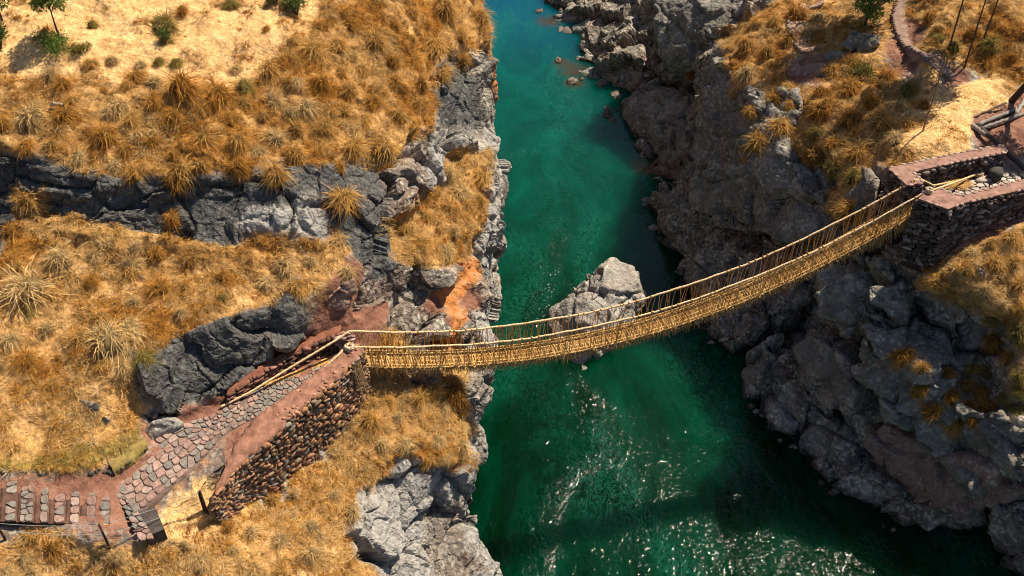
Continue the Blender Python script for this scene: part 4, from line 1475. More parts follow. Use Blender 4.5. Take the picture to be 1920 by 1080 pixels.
# --- the two walls of the far bridge head
def abut(label, cap, ztop, zbot, faces, cols):
    w = thing('abutment_wall', label, 'stone wall', P(*cap[0], zbot))
    top = [P(u, v, ztop) for u, v in cap]
    mb = MB()
    prism(mb, top, ztop - .13, (.30, .175, .14))
    me = mb.build('clay_cap', M_CAP, w, False, w.location)
    ctr = sum(top) / len(top)
    core = [np.array([*(ctr + (p - ctr) * .95)[:2], ztop - .12]) for p in top]
    mb = MB()
    prism(mb, core, zbot, (.05, .036, .032))
    mb.build('core', M_STONE, w, False, w.location)
    mb = MB()
    for i, j, zb in faces:
        a, b = top[i] - np.array([0, 0, .14]), top[j] - np.array([0, 0, .14])
        za, zb2 = zb if hasattr(zb, '__len__') else (zb, zb)
        out = np.cross(b - a, [0, 0, 1.])
        out = out / np.linalg.norm(out)
        if out @ (a - ctr) < 0:
            out = -out
        bt = .12
        stone_face(mb, [a, b], [np.array([a[0], a[1], za]) + out * bt, np.array([b[0], b[1], zb2]) + out * bt], .2, .34, cols, rm, .26)
    mb.build('masonry', M_STONE, w, True, w.location)
    mb = MB()
    n = len(top)
    for i in range(n):
        a, b = top[i], top[(i + 1) % n]
        k = max(2, int(np.linalg.norm(b - a) / .36))
        for q in range(k):
            c = a + (b - a) * (q + .5) / k
            if rm.random() < .8:
                stone(mb, c + np.array([0, 0, -.01]), (b - a) / np.linalg.norm(b - a), np.cross([0, 0, 1.], (b - a) / np.linalg.norm(b - a)), np.array([0, 0, 1.]),
                      rm.uniform(.24, .42), rm.uniform(.14, .24), .1, rm.choice(((.36, .235, .20), (.30, .19, .16), (.42, .30, .25))), rm)
    mb.build('edge_stones', M_STONE, w, True, w.location)
    return w


abut('near stone wall of the far bridge head, with a tall dark face and reddish top',
     [(1722, 372), (1738, 358), (1760, 352), (1802, 368), (1925, 334), (2050, 300), (2060, 322), (1925, 354), (1808, 380), (1778, 392)], 3.2, -1.4,
     [(0, 9, (-.9, -.6)), (9, 8, (-.6, -.3)), (8, 7, (-.3, .5)), (7, 6, (.5, 1)), (0, 1, (-.9, .5))], DARK)
abut('rear stone wall of the far bridge head, lower, against the yellow ground',
     [(1667, 315), (1689, 309), (1810, 284), (1880, 271), (1888, 285), (1800, 302), (1712, 322), (1732, 343), (1700, 347)], 3.2, -1.0,
     [(0, 8, (-.6, -.4)), (8, 7, (-.4, .9)), (6, 5, 1.7), (5, 4, 1.7), (7, 6, 1.6)], DARK)
floor_ = MB()
prism(floor_, [P(1728, 362, 1.95), P(1740, 345, 1.95), P(1880, 300, 1.95), P(2050, 268, 1.95), P(2050, 330, 1.95), P(1800, 378, 1.95)], 0, (.25, .19, .16))
fo_ = floor_.build('terrace_floor', M_CAP, None, False, P(1800, 340, 1.9))
fo_.location = P(1800, 340, 1.9)
tag(fo_, 'trodden earth floor between the two walls of the far bridge head', 'floor', kind='structure')
# pale paving and things lying on the terrace
pav = thing('stone_paving', 'patch of pale broken flagstones on the floor behind the near wall', 'paving', P(1790, 358, 2))
pav['kind'] = 'structure'
mb = MB()
flags(mb, [P(1752, 356, 2), P(1830, 336, 2), P(1905, 322, 2)], [P(1790, 372, 2), P(1850, 358, 2), P(1915, 338, 2)], 12, 3, [(.5, .44, .38), (.42, .36, .31), (.55, .5, .44)], rm, .04, .05, .1)
mb.build('flagstones', M_STONE, pav, False, pav.location)
rs = thing('round_stone', 'dark rounded anchor stone lying on the far terrace', 'stone', P(1868, 328, 2))
mb = MB()
c = P(1868, 326, 2.35)
stone(mb, c, np.array([.85, .5, 0]), np.array([-.5, .85, 0]), np.array([0, 0, 1.]), .95, .62, .62, (.075, .07, .062), rm)
mb.build('stone_body', M_STONE, rs, True, rs.location)
fs_ = thing('flat_stone', 'pale flat stone beside the dark rounded one on the far terrace', 'stone', P(1845, 340, 2))
mb = MB()
stone(mb, P(1846, 337, 2.12), np.array([.93, .37, 0]), np.array([-.37, .93, 0]), np.array([0, 0, 1.]), 1.0, .45, .2, (.52, .45, .38), rm)
mb.build('stone_body', M_STONE, fs_, True, fs_.location)
straw = MB()
for i in range(160):
    c = P(1798 + rm.gauss(0, 11), 345 + rm.gauss(0, 4), 2.05 + rm.random() * .14)
    a = rm.gauss(.4, .4)
    d = np.array([math.cos(a), math.sin(a), rm.uniform(-.08, .08)]) * rm.uniform(.2, .5)
    straw.tube([c - d, c + np.array([0, 0, .05]), c + d], .018, 3, rm.choice(STRAW), False)
so_ = straw.build('straw_heap', M_ROPE, None, False, P(1798, 345, 2))
so_.location = P(1798, 345, 2)
tag(so_, 'heap of spare yellow straw on the far terrace', 'straw')


def log(label, a, b, rad, col, seed):
    """A weathered timber beam: bark body and a paler cut end."""
    t = thing('timber_beam', label, 'timber', (np.array(a) + np.array(b)) / 2, None)
    r = random.Random(seed)
    a, b = np.array(a, float), np.array(b, float)
    n = 16
    pts = [a + (b - a) * i / n + np.array([r.uniform(-.03, .03), r.uniform(-.03, .03), r.uniform(-.02, .02)]) for i in range(n + 1)]
    mb = MB()
    mb.tube(pts, [rad * r.uniform(.82, 1.15) for _ in pts], 9, col)
    mb.build('bark', M_WOOD, t, True, t.location)
    mb = MB()
    d = (b - a) / np.linalg.norm(b - a)
    mb.tube([a - d * .03, a + d * .01], rad * .78, 9, (.35, .27, .2))
    mb.tube([b - d * .01, b + d * .03], rad * .78, 9, (.35, .27, .2))
    mb.build('cut_end', M_WOOD, t, False, t.location)
    return t


log('longest dark timber beam, running from the corner of the terrace towards the near wall', P(1838, 240, 2.35), P(1932, 326, 2.35), .15, (.075, .06, .052), 1)
log('pale grey timber beam beside the longest dark one', P(1824, 236, 2.32), P(1862, 262, 2.32), .14, (.30, .27, .24), 2)
log('upper of the two grey beams running right across the terrace', P(1834, 234, 2.4), P(1905, 205, 2.5), .12, (.27, .245, .22), 3)
log('lower of the two grey beams running right across the terrace', P(1842, 240, 2.36), P(1925, 211, 2.46), .12, (.24, .22, .2), 4)
log('pale beam end standing at the right edge of the terrace', P(1905, 215, 2.5), P(1925, 180, 2.6), .13, (.32, .29, .26), 5)
log('thin beam edging the yellow ground at the back of the terrace', P(1800, 231, 2.2), P(1886, 193, 2.8), .07, (.17, .105, .075), 6)

# --- the footpaths on the far bank
def trail(name, label, pts, half, col, edge_col, seed):
    r = random.Random(seed)
    P3 = []
    for u, v in pts:
        g, _ = on_ground(u, v)
        P3.append(np.array(g))
    line = smooth_line(P3, 34)
    inn, out = [], []
    for i, p in enumerate(line):
        d = line[min(i + 1, 33)] - line[max(i - 1, 0)]
        n = np.array([-d[1], d[0], 0]) / max(np.linalg.norm(d[:2]), 1e-6)
        z = drop(p[0], p[1]).z + .07
        inn.append(np.array([*(p + n * half)[:2], z]))
        out.append(np.array([*(p - n * half)[:2], z]))
    t = thing(name, label, 'path', line[17])
    t['kind'] = 'structure'
    mb = MB()
    strip_slab(mb, inn, out, .6, col, r, 40, .03)
    mb.build('trodden_earth', M_CAP, t, True, t.location)
    mb = MB()
    for e in (inn, out):
        for i in range(33):
            for f in (0, .5):
                c = e[i] * (1 - f) + e[i + 1] * f
                if r.random() < .75:
                    stone(mb, c + np.array([r.uniform(-.05, .05), r.uniform(-.05, .05), .02]), np.array([1., 0, 0]), np.array([0, 1., 0]), np.array([0, 0, 1.]),
                          r.uniform(.1, .26), r.uniform(.08, .2), r.uniform(.08, .16), tuple(x * r.uniform(.7, 1.2) for x in edge_col), r)
    mb.build('edge_stones', M_STONE, t, True, t.location)


trail('footpath', 'curved footpath edged with pale stones at the top of the far bank', [(1545, 2), (1512, 14), (1494, 34), (1492, 56), (1502, 80), (1518, 98)], .58, (.40, .255, .185), (.42, .35, .28), 3)
trail('footpath', 'straight shaded footpath running down from the top edge to the yellow ground', [(1700, -8), (1686, 30), (1694, 62), (1722, 92), (1756, 122), (1790, 146)], .5, (.27, .185, .155), (.24, .19, .16), 4)

# --- fence by the stairs
fence = thing('wire_fence', 'wire fence on dark leaning posts along the lower edge of the stairs', 'fence', P(190, 1000, -.4))
posts = []
for (ub, vb, ut, vt) in ((205, 1026, 190, 983), (389, 962, 375, 921), (383, 958, 371, 922), (10, 1012, -2, 980), (-190, 1000, -205, 965)):
    g, _ = on_ground(max(ub, 2), vb)
    if ub < 0:
        g = Vector(P(ub, vb, 1.0))
    base = np.array(g) - np.array([0, 0, .25])
    # top: along the vertical above the base until it meets the drawn row
    best = min(np.linspace(.3, 1.8, 151), key=lambda h: abs(project(np.array(g) + np.array([0, 0, h]))[1] - vt))
    top = np.array(g) + np.array([rm.uniform(-.05, .05), 0, best])
    mb = MB()
    mb.tube([base, (base + top) / 2, top], [.055, .05, .045], 7, (.07, .042, .03))
    mb.build('post', M_WOOD, fence, True, fence.location)
    posts.append((np.array(g), top))
order = [posts[4], posts[3], posts[0], posts[1]]
for f in (.96, .55):
    mb = MB()
    pts = []
    for (g0, t0), (g1, t1) in zip(order, order[1:]):
        for k in range(12):
            s = k / 12
            q = (g0 + (t0 - g0) * f) * (1 - s) + (g1 + (t1 - g1) * f) * s
            pts.append(q - np.array([0, 0, .12 * 4 * s * (1 - s)]))
    pts.append(order[-1][0] + (order[-1][1] - order[-1][0]) * f)
    mb.tube(pts, .013, 5, (.30, .29, .28))
    mb.build('wire', M_WIRE, fence, True, fence.location)
# ------------------------------------------------------------------ dry grass
GOLD = np.array([(.74, .44, .12), (.80, .53, .20), (.68, .37, .08), (.84, .60, .28), (.52, .27, .06), (.72, .46, .16)])
PALE = np.array([(.84, .62, .33), (.80, .56, .26), (.88, .70, .42), (.72, .48, .19)])
RUST = np.array([(.58, .29, .06), (.66, .35, .07), (.46, .21, .045), (.72, .43, .11)])
OLIVE = np.array([(.36, .28, .07), (.42, .33, .08), (.50, .34, .09), (.28, .21, .06)])


GOLD = GOLD * (1.0, .90, .74)
RUST = RUST * (1.0, .92, .8)
PALE = PALE * (1.0, .94, .82)


def blades(root, az, el, length, width, droop, col, rng, seg=3):
    """Curved tapering blades as triangle strips; all arguments are per-blade arrays."""
    n = len(root)
    dh = np.stack([np.cos(az), np.sin(az), np.zeros(n)], 1)
    side = np.stack([-np.sin(az), np.cos(az), np.zeros(n)], 1)
    tw = rng.uniform(-.8, .8, n)
    side = side * np.cos(tw)[:, None] + np.array([0, 0, 1.]) * np.sin(tw)[:, None]
    curl = rng.normal(0, .35, n)
    V = np.zeros((n, seg * 2 + 1, 3))
    Cc = np.zeros((n, seg * 2 + 1, 3))
    for s in range(seg + 1):
        t = s / seg
        x = length * np.cos(el) * t
        z = length * np.sin(el) * t - droop * length * t * t
        bend = curl * length * t * t
        p = root + dh * x[:, None] + np.stack([-np.sin(az), np.cos(az), np.zeros(n)], 1) * bend[:, None]
        p[:, 2] += z
        shade = np.clip(.6 + .5 * t, 0, 1.1)  # dead brown at the root; tips lightened to paint the sunlit tops
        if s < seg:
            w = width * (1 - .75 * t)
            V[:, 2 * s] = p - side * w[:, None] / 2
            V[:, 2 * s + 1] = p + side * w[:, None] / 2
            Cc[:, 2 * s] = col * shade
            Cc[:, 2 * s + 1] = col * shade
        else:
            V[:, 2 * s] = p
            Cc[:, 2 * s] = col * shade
    k = seg * 2 + 1
    tri = []
    for s in range(seg - 1):
        a = 2 * s
        tri += [(a, a + 1, a + 3), (a, a + 3, a + 2)]
    a = 2 * (seg - 1)
    tri.append((a, a + 1, a + 2))
    tri = np.array(tri)
    T = (tri[None] + (np.arange(n) * k)[:, None, None]).reshape(-1, 3)
    return V.reshape(-1, 3), T, Cc.reshape(-1, 3)


def tuft_mesh(name, pal, n, seed, el_lo=.25, el_hi=1.45, droop=.75):
    rng = np.random.default_rng(seed)
    az = rng.uniform(0, 2 * np.pi, n) + rng.normal(0, .4, n)
    r = np.sqrt(rng.random(n)) * .34
    root = np.stack([np.cos(az) * r, np.sin(az) * r, .34 * (1 - (r / .34) ** 2)], 1)
    el = rng.uniform(el_lo, el_hi, n)
    ln = rng.uniform(.5, 1.1, n) * (.75 + .5 * rng.random(14)[rng.integers(0, 14, n)])
    lock = rng.integers(0, 14, n)                       # blades gather in locks
    az = az * .45 + ((lock + rng.random(14)[lock] * .8) / 14 * 2 * np.pi) * .55 + rng.normal(0, .3, n)
    col = pal[rng.integers(0, len(pal), n)] * rng.uniform(.72, 1.15, (n, 1))
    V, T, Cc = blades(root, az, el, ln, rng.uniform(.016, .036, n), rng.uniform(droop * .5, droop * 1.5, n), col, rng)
    # old dead straw at the heart, coloured dark to deepen the tuft's self-shadow
    m = 9
    vs, fs = [np.array([[0, 0, .42]])], []
    ring = []
    for q, (rr, zz) in enumerate(((.24, .36), (.40, .14), (.46, -.2))):
        a = np.arange(m) / m * 2 * np.pi
        vs.append(np.stack([np.cos(a) * rr * rng.uniform(.85, 1.15, m), np.sin(a) * rr * rng.uniform(.85, 1.15, m), np.full(m, zz)], 1))
    vs = np.concatenate(vs)
    for i in range(m):
        j = (i + 1) % m
        fs.append((0, 1 + i, 1 + j))
        for q in range(2):
            a, b = 1 + q * m, 1 + (q + 1) * m
            fs += [(a + i, b + i, b + j), (a + i, b + j, a + j)]
    T = np.concatenate([T, np.array(fs) + len(V)])
    V = np.concatenate([V, vs])
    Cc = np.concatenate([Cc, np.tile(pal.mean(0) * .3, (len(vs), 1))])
    return mesh_from(name, V, T, {'tint': Cc}, smooth=True)


TUFTS = {}
for nm, pal, cnt in (('gold', GOLD, 4), ('pale', PALE, 4), ('rust', RUST, 4), ('olive', OLIVE, 3)):
    TUFTS[nm] = [tuft_mesh('grass_tuft_' + nm, pal, 430, 100 + i * 7 + len(nm), droop=(.75, .95, 1.1, .85)[i]) for i in range(cnt)]
rt = random.Random(21)
tuft_count = 0
TUFT_XY = []


def tuft(u, v, wide, kind, label, group):
    """One grass tuft seen around photo pixel (u, v), 'wide' photo pixels across."""
    global tuft_count
    g, n = on_ground(u, v)
    if g is None or g.z < -13:
        return None
    d = (g - CAM).length
    R = wide / F * d / 1.55
    me = rt.choice(TUFTS[kind])
    o = bpy.data.objects.new('grass_tuft', me)
    if not me.materials:
        me.materials.append(M_GRASS)
    C.objects.link(o)
    o.location = g - Vector((0, 0, .08 * R))
    lean = Vector((n.x, n.y, n.z + 1.2)).normalized()
    q = lean.to_track_quat('Z', 'Y')
    o.rotation_mode = 'QUATERNION'
    from mathutils import Quaternion
    o.rotation_quaternion = q @ Quaternion((0, 0, 1), rt.uniform(0, 6.28))
    o.scale = (R * rt.uniform(.8, 1.2), R * rt.uniform(.8, 1.2), R * rt.uniform(.9, 1.35))
    TUFT_XY.append((g.x, g.y, R))
    tuft_count += 1
    return tag(o, label, 'grass tuft', group)


ONES = [  # the tufts that stand out, each told by its own look or place
    (62, 225, 78, 'pale', 'pale shaggy tuft beside the small whitish rock on the upper left slope'),
    (50, 372, 62, 'gold', 'lone golden tuft standing against the dark rock band at the left edge'),
    (55, 545, 105, 'pale', 'largest pale mop of grass at the left edge of the lower terrace'),
    (112, 490, 66, 'pale', 'star-shaped pale tuft just below the left part of the dark rock band'),
    (248, 500, 66, 'pale', 'round pale tuft with a dark heart in the middle of the lower terrace'),
    (345, 172, 92, 'rust', 'largest dark-bellied tuft in the middle of the upper slope'),
    (405, 180, 76, 'rust', 'shaggy tuft at the right side of the largest dark-bellied one'),
    (338, 320, 78, 'gold', 'broad golden tuft overhanging the dark rock band'),
    (552, 292, 66, 'gold', 'bright golden tuft at the right end of the overhanging row'),
    (640, 372, 68, 'gold', 'bushy golden tuft growing alone on the grey scree'),
    (722, 318, 40, 'rust', 'small rusty tuft on the bare rock above the grassy ledge'),
    (536, 502, 60, 'pale', 'pale star-shaped tuft at the rim of the terrace below the scree'),
    (205, 640, 95, 'pale', 'long pale tuft sprawling down the middle of the terrace'),
    (245, 620, 70, 'pale', 'pale tuft at the upper end of the long sprawling one'),
    (225, 205, 54, 'pale', 'straw-yellow tuft left of the large dark-bellied tufts'),
    (255, 148, 56, 'rust', 'dark tuft with a pale top near the start of the sandy ground'),
    (118, 162, 44, 'rust', 'dark narrow tuft on the sand above the small whitish rock'),
    (305, 52, 60, 'olive', 'brownish bush-like tuft on the pale sand at the top'),
    (175, 50, 32, 'olive', 'small olive tuft right of the tree trunk on the sand'),
    (342, 22, 34, 'rust', 'small dark tuft on the sand near the top edge'),
    (500, 55, 22, 'rust', 'tiny spiky dark tuft alone on the bare sand'),
    (435, 12, 44, 'olive', 'grey-brown tuft at the top edge left of the round green shrub'),
    (312, 78, 36, 'olive', 'dark olive tuft under the brownish bush-like one'),
    (325, 410, 44, 'rust', 'brown tuft hanging in the notch of the dark rock band'),
    (790, 745, 50, 'gold', 'golden tuft above the black hollow under the near end of the bridge'),
    (850, 740, 70, 'rust', 'bushy rusty tuft at the cliff edge in front of the bridge'),
    (1540, 175, 40, 'rust', 'rusty tuft right of the smooth grey rock on the far bank'),
    (1590, 395, 60, 'gold', 'sunlit golden tuft just left of the far bridge head'),
    (1680, 262, 60, 'pale', 'pale windblown tuft above the rear wall of the far bridge head'),
    (1300, 138, 40, 'rust', 'orange tuft in the dark cleft under the huge block'),
]
for u, v, wd, kd, lb in ONES:
    tuft(u, v, wd, kd, lb, 'tussock grass tufts')
ZONES = [  # polygon, how many, size range, kinds, label, group
    ([(0, 215), (140, 215), (300, 190), (560, 180), (640, 250), (600, 330), (280, 345), (130, 300), (0, 275)], 32, (34, 66), ('gold', 'gold', 'rust', 'rust', 'pale'),
     'golden brown grass tuft on the slope just above the dark rock band', 'tufts above the dark rock band'),
    ([(560, 60), (860, 10), (905, 20), (890, 90), (790, 190), (770, 260), (640, 320), (560, 260), (480, 170)], 42, (36, 66), ('gold', 'gold', 'gold', 'pale', 'rust'),
     'thick golden grass tuft on the crowded slope beside the cliff edge', 'tufts crowding the cliff edge'),
    ([(0, 130), (200, 100), (420, 110), (540, 100), (500, 180), (200, 190), (0, 210)], 16, (24, 44), ('rust', 'pale', 'olive', 'gold'),
     'small dry grass tuft scattered along the lower edge of the sand', 'tufts along the sand'),
    ([(0, 430), (300, 450), (480, 490), (680, 480), (640, 530), (440, 570), (280, 680), (0, 780)], 32, (30, 58), ('pale', 'gold', 'gold', 'rust', 'olive'),
     'dry grass tuft on the terrace between the dark rock band and the path', 'tufts on the lower terrace'),
    ([(835, 300), (900, 305), (900, 400), (850, 480), (760, 490), (745, 430), (800, 390)], 14, (36, 58), ('gold', 'gold', 'pale'),
     'golden grass tuft on the ledge above the river cliff', 'tufts on the cliff ledge'),
    ([(690, 700), (780, 730), (870, 720), (880, 800), (850, 870), (720, 850), (690, 790)], 20, (36, 56), ('gold', 'pale', 'pale', 'gold'),
     'straw coloured tuft on the spur in front of the bridge', 'tufts on the spur under the bridge'),
    ([(420, 990), (600, 900), (690, 880), (690, 1000), (560, 1080), (0, 1080), (0, 1020), (300, 1020)], 20, (30, 54), ('pale', 'pale', 'gold', 'rust'),
     'low straw tuft on the grass below the retaining wall and fence', 'tufts below the retaining wall'),
    ([(1395, 90), (1490, 0), (1540, 30), (1480, 120), (1490, 260), (1420, 290), (1400, 190)], 22, (34, 58), ('gold', 'gold', 'pale', 'rust'),
     'golden tuft on the sunlit crest of the far bank', 'tufts on the sunlit crest'),
    ([(1560, 110), (1720, 140), (1740, 220), (1640, 280), (1600, 340), (1520, 300), (1550, 180)], 26, (36, 62), ('rust', 'rust', 'olive', 'gold'),
     'brown tuft in the shaded hollow left of the yellow ground', 'tufts in the shaded hollow'),
    ([(1730, 30), (1900, 20), (1900, 130), (1820, 120), (1760, 90)], 8, (26, 44), ('gold', 'rust', 'olive'),
     'tuft on the bank under the slender trees at the top right', 'tufts under the slender trees'),
    ([(1740, 510), (1900, 440), (1915, 580), (1850, 570), (1770, 545)], 14, (30, 48), ('pale', 'gold', 'pale'),
     'straw tuft on the sunlit slope under the near terrace wall', 'tufts under the terrace wall'),
    ([(1690, 660), (1840, 690), (1860, 790), (1760, 800), (1720, 760)], 12, (34, 54), ('rust', 'rust', 'gold'),
     'orange brown tuft growing between the shaded boulders', 'tufts between the shaded boulders'),
    ([(1830, 600), (1920, 600), (1920, 780), (1850, 760)], 10, (34, 50), ('rust', 'olive', 'olive'),
     'rusty tuft on the shaded ledges at the right edge', 'tufts on the shaded ledges'),
]


def inside(x, y, poly):
    c = False
    for i in range(len(poly)):
        (x1, y1), (x2, y2) = poly[i], poly[i - 1]
        if (y1 > y) != (y2 > y) and x < (x2 - x1) * (y - y1) / (y2 - y1) + x1:
            c = not c
    return c


for poly, cnt, (lo, hi), kinds, lb, gp in ZONES:
    us, vs_ = [p[0] for p in poly], [p[1] for p in poly]
    made, placed = 0, []
    for _ in range(4000):
        if made >= cnt or tuft_count >= 298:
            break
        u, v = rt.uniform(min(us), max(us)), rt.uniform(min(vs_), max(vs_))
        if not inside(u, v, poly):
            continue
        wd = rt.uniform(lo, hi)
        if any((u - a) ** 2 + (v - b) ** 2 < (.42 * (wd + c)) ** 2 for a, b, c in placed):
            continue
        if tuft(u, v, wd, rt.choice(kinds), lb, gp):
            placed.append((u, v, wd))
            made += 1
print('tufts', tuft_count)


# ground cover: matted blades and countless small clumps over everything that grows grass
def cover(V, T, A, n_blades, n_clumps, label, seed):
    rng = np.random.default_rng(seed)
    fn = np.cross(V[T[:, 1]] - V[T[:, 0]], V[T[:, 2]] - V[T[:, 0]])
    ar = np.linalg.norm(fn, axis=1) / 2
    ctr = V[T].mean(1)
    u, v = project(ctr)
    vis = (u > -120) & (u < 2040) & (v > -120) & (v < 1200)
    g = A[T, 0].mean(1)
    sand = A[T, 1].mean(1)
    bare = A[T, 4].mean(1) + A[T, 2].mean(1)
    g = sstep(g + vnoise(ctr / 1.1, 77) * .3, .35, .7) * (1 - .62 * sstep(sand + vnoise(ctr / 1.7, 78) * .4, .3, .8)) * (1 - .7 * np.clip(bare, 0, 1))
    up = sstep(fn[:, 2] / np.maximum(2 * ar, 1e-9), .1, .45)
    dist = np.linalg.norm(ctr - np.array([0, 0, CZ]), axis=1)
    patch = .12 + .88 * sstep(vnoise(ctr / 1.6, 79) + .3 * vnoise(ctr / .5, 80), -.35, .35)
    w = ar * g * vis * (up * .92 + .08) * patch / dist ** .6
    cdf = np.cumsum(w)
    cdf /= cdf[-1]

    def sample(n):
        f = np.searchsorted(cdf, rng.random(n))
        f = np.minimum(f, len(T) - 1)
        a, b = rng.random(n), rng.random(n)
        k = a + b > 1
        a[k], b[k] = 1 - a[k], 1 - b[k]
        t = T[f]
        return V[t[:, 0]] + (V[t[:, 1]] - V[t[:, 0]]) * a[:, None] + (V[t[:, 2]] - V[t[:, 0]]) * b[:, None], A[t[:, 0]]
    root, at = sample(n_blades)
    pal = np.concatenate([GOLD, PALE, PALE])
    hue = vnoise(root / 2.6, 90) - .35 * (at[:, 1] > .25)
    col = pal[rng.integers(0, len(pal), n_blades)] * rng.uniform(.7, 1.12, (n_blades, 1))
    col = np.where((hue > .28)[:, None], RUST[rng.integers(0, 4, n_blades)] * 1.05, col)
    col = np.where((at[:, 5] > .35)[:, None], OLIVE[rng.integers(0, 4, n_blades)], col)
    az = vnoise(root / 1.3, 91) * 4 + rng.normal(0, .9, n_blades)
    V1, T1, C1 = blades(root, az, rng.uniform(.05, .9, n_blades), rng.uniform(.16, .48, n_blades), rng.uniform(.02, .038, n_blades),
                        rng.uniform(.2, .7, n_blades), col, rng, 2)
    # clumps
    cr, ca = sample(n_clumps)
    nb = 34
    hue = vnoise(cr / 2.6, 90)
    R = rng.uniform(.18, .5, n_clumps)
    rep = np.repeat(np.arange(n_clumps), nb)
    n = len(rep)
    az = rng.uniform(0, 2 * np.pi, n)
    rr = np.sqrt(rng.random(n)) * .25 * R[rep]
    root = cr[rep] + np.stack([np.cos(az) * rr, np.sin(az) * rr, np.zeros(n)], 1)
    pick = rng.integers(0, 4, n_clumps)
    cp = np.where((hue > -.05)[:, None], RUST[pick], np.where((hue < -.35)[:, None], PALE[pick], GOLD[pick]))
    col = cp[rep] * rng.uniform(.65, 1.15, (n, 1))
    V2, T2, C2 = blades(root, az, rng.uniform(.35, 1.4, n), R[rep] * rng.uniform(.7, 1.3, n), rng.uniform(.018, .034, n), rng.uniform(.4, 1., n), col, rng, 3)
    me = mesh_from('dry_grass', np.concatenate([V1, V2]), np.concatenate([T1, T2 + len(V1)]), {'tint': np.concatenate([C1, C2])})
    return tag(link('dry_grass', me, M_GRASS), label, 'grass', kind='stuff')


cover(LV, LT, LA, 170000, 3400, 'matted dry grass covering the slopes of the left bank', 5)
cover(RV, RT, RA, 80000, 1200, 'matted dry grass covering the top of the right bank', 6)


# ------------------------------------------------------------------ shrubs and trees
def leaf_cloud(blobs, n, size, cols, seed, droop=.0):
    """Leaf-sized quads on and inside overlapping blobs: (centre, radii)."""
    rng = np.random.default_rng(seed)
    Vs, Cs = [], []
    wts = np.array([b[1][0] * b[1][1] * b[1][2] for b in blobs]) ** .67
    for (c, r), m in zip(blobs, (n * wts / wts.sum()).astype(int)):
        d = rng.normal(size=(m, 3))
        d /= np.linalg.norm(d, axis=1)[:, None]
        rad = rng.random(m) ** .45 * (1 + .25 * vnoise(d * 2.2 + np.array(c), seed))
        p = np.array(c) + d * rad[:, None] * np.array(r)
        ax = d + rng.normal(0, .6, (m, 3)) + np.array([0, 0, -droop])
        ax /= np.linalg.norm(ax, axis=1)[:, None]
        sd = np.cross(ax, rng.normal(size=(m, 3)))
        sd /= np.linalg.norm(sd, axis=1)[:, None]
        L = size * rng.uniform(.6, 1.5, m)[:, None]
        q = np.stack([p, p + ax * L * .5 + sd * L * .17, p + ax * L, p + ax * L * .5 - sd * L * .17], 1)
        Vs.append(q.reshape(-1, 3))
        col = np.array(cols)[rng.integers(0, len(cols), m)] * rng.uniform(.6, 1.2, (m, 1))
        Cs.append(np.repeat(col, 4, 0))
    V = np.concatenate(Vs)
    return V, np.arange(len(V)).reshape(-1, 4), np.concatenate(Cs)


GREEN = [(.11, .20, .03), (.14, .24, .04), (.08, .145, .025), (.17, .26, .05)]
DGREEN = [(.06, .10, .022), (.08, .13, .03), (.10, .14, .035)]
OLV = [(.16, .14, .035), (.20, .17, .04), (.11, .11, .03), (.25, .19, .05)]


def branchy(mb, base, tops, rad, col, rnd):
    for t in tops:
        m = (np.array(base) + np.array(t)) / 2 + np.array([rnd.uniform(-.12, .12), rnd.uniform(-.12, .12), .05])
        mb.tube(smooth_line([base, m, t], 8), [rad * (1 - .85 * i / 7) for i in range(8)], 5, col)


def shrub(u, v, wide, high, label, cols, seed, nm='shrub', n=1500, size=.13):
    g, _ = on_ground(u, v)
    d = (g - CAM).length
    R = wide / F * d / 2
    rnd = random.Random(seed)
    t = thing(nm, label, 'shrub', g)
    tops = [np.array([rnd.uniform(-.6, .6) * R, rnd.uniform(-.6, .6) * R, high * rnd.uniform(.5, .95)]) for _ in range(8)]
    mb = MB()
    branchy(mb, np.array([0, 0, -.1]), tops, .04, (.12, .075, .045), rnd)
    mb.build('stem', M_WOOD, t, True)
    blobs = [(q * np.array([.85, .85, .9]), (R * rnd.uniform(.32, .5), R * rnd.uniform(.32, .5), high * rnd.uniform(.25, .38))) for q in tops]
    V, T, Cc = leaf_cloud(blobs, n, size, cols, seed)
    link('foliage', mesh_from('foliage', V, T, {'tint': Cc}, False), M_LEAF, t)
    return t


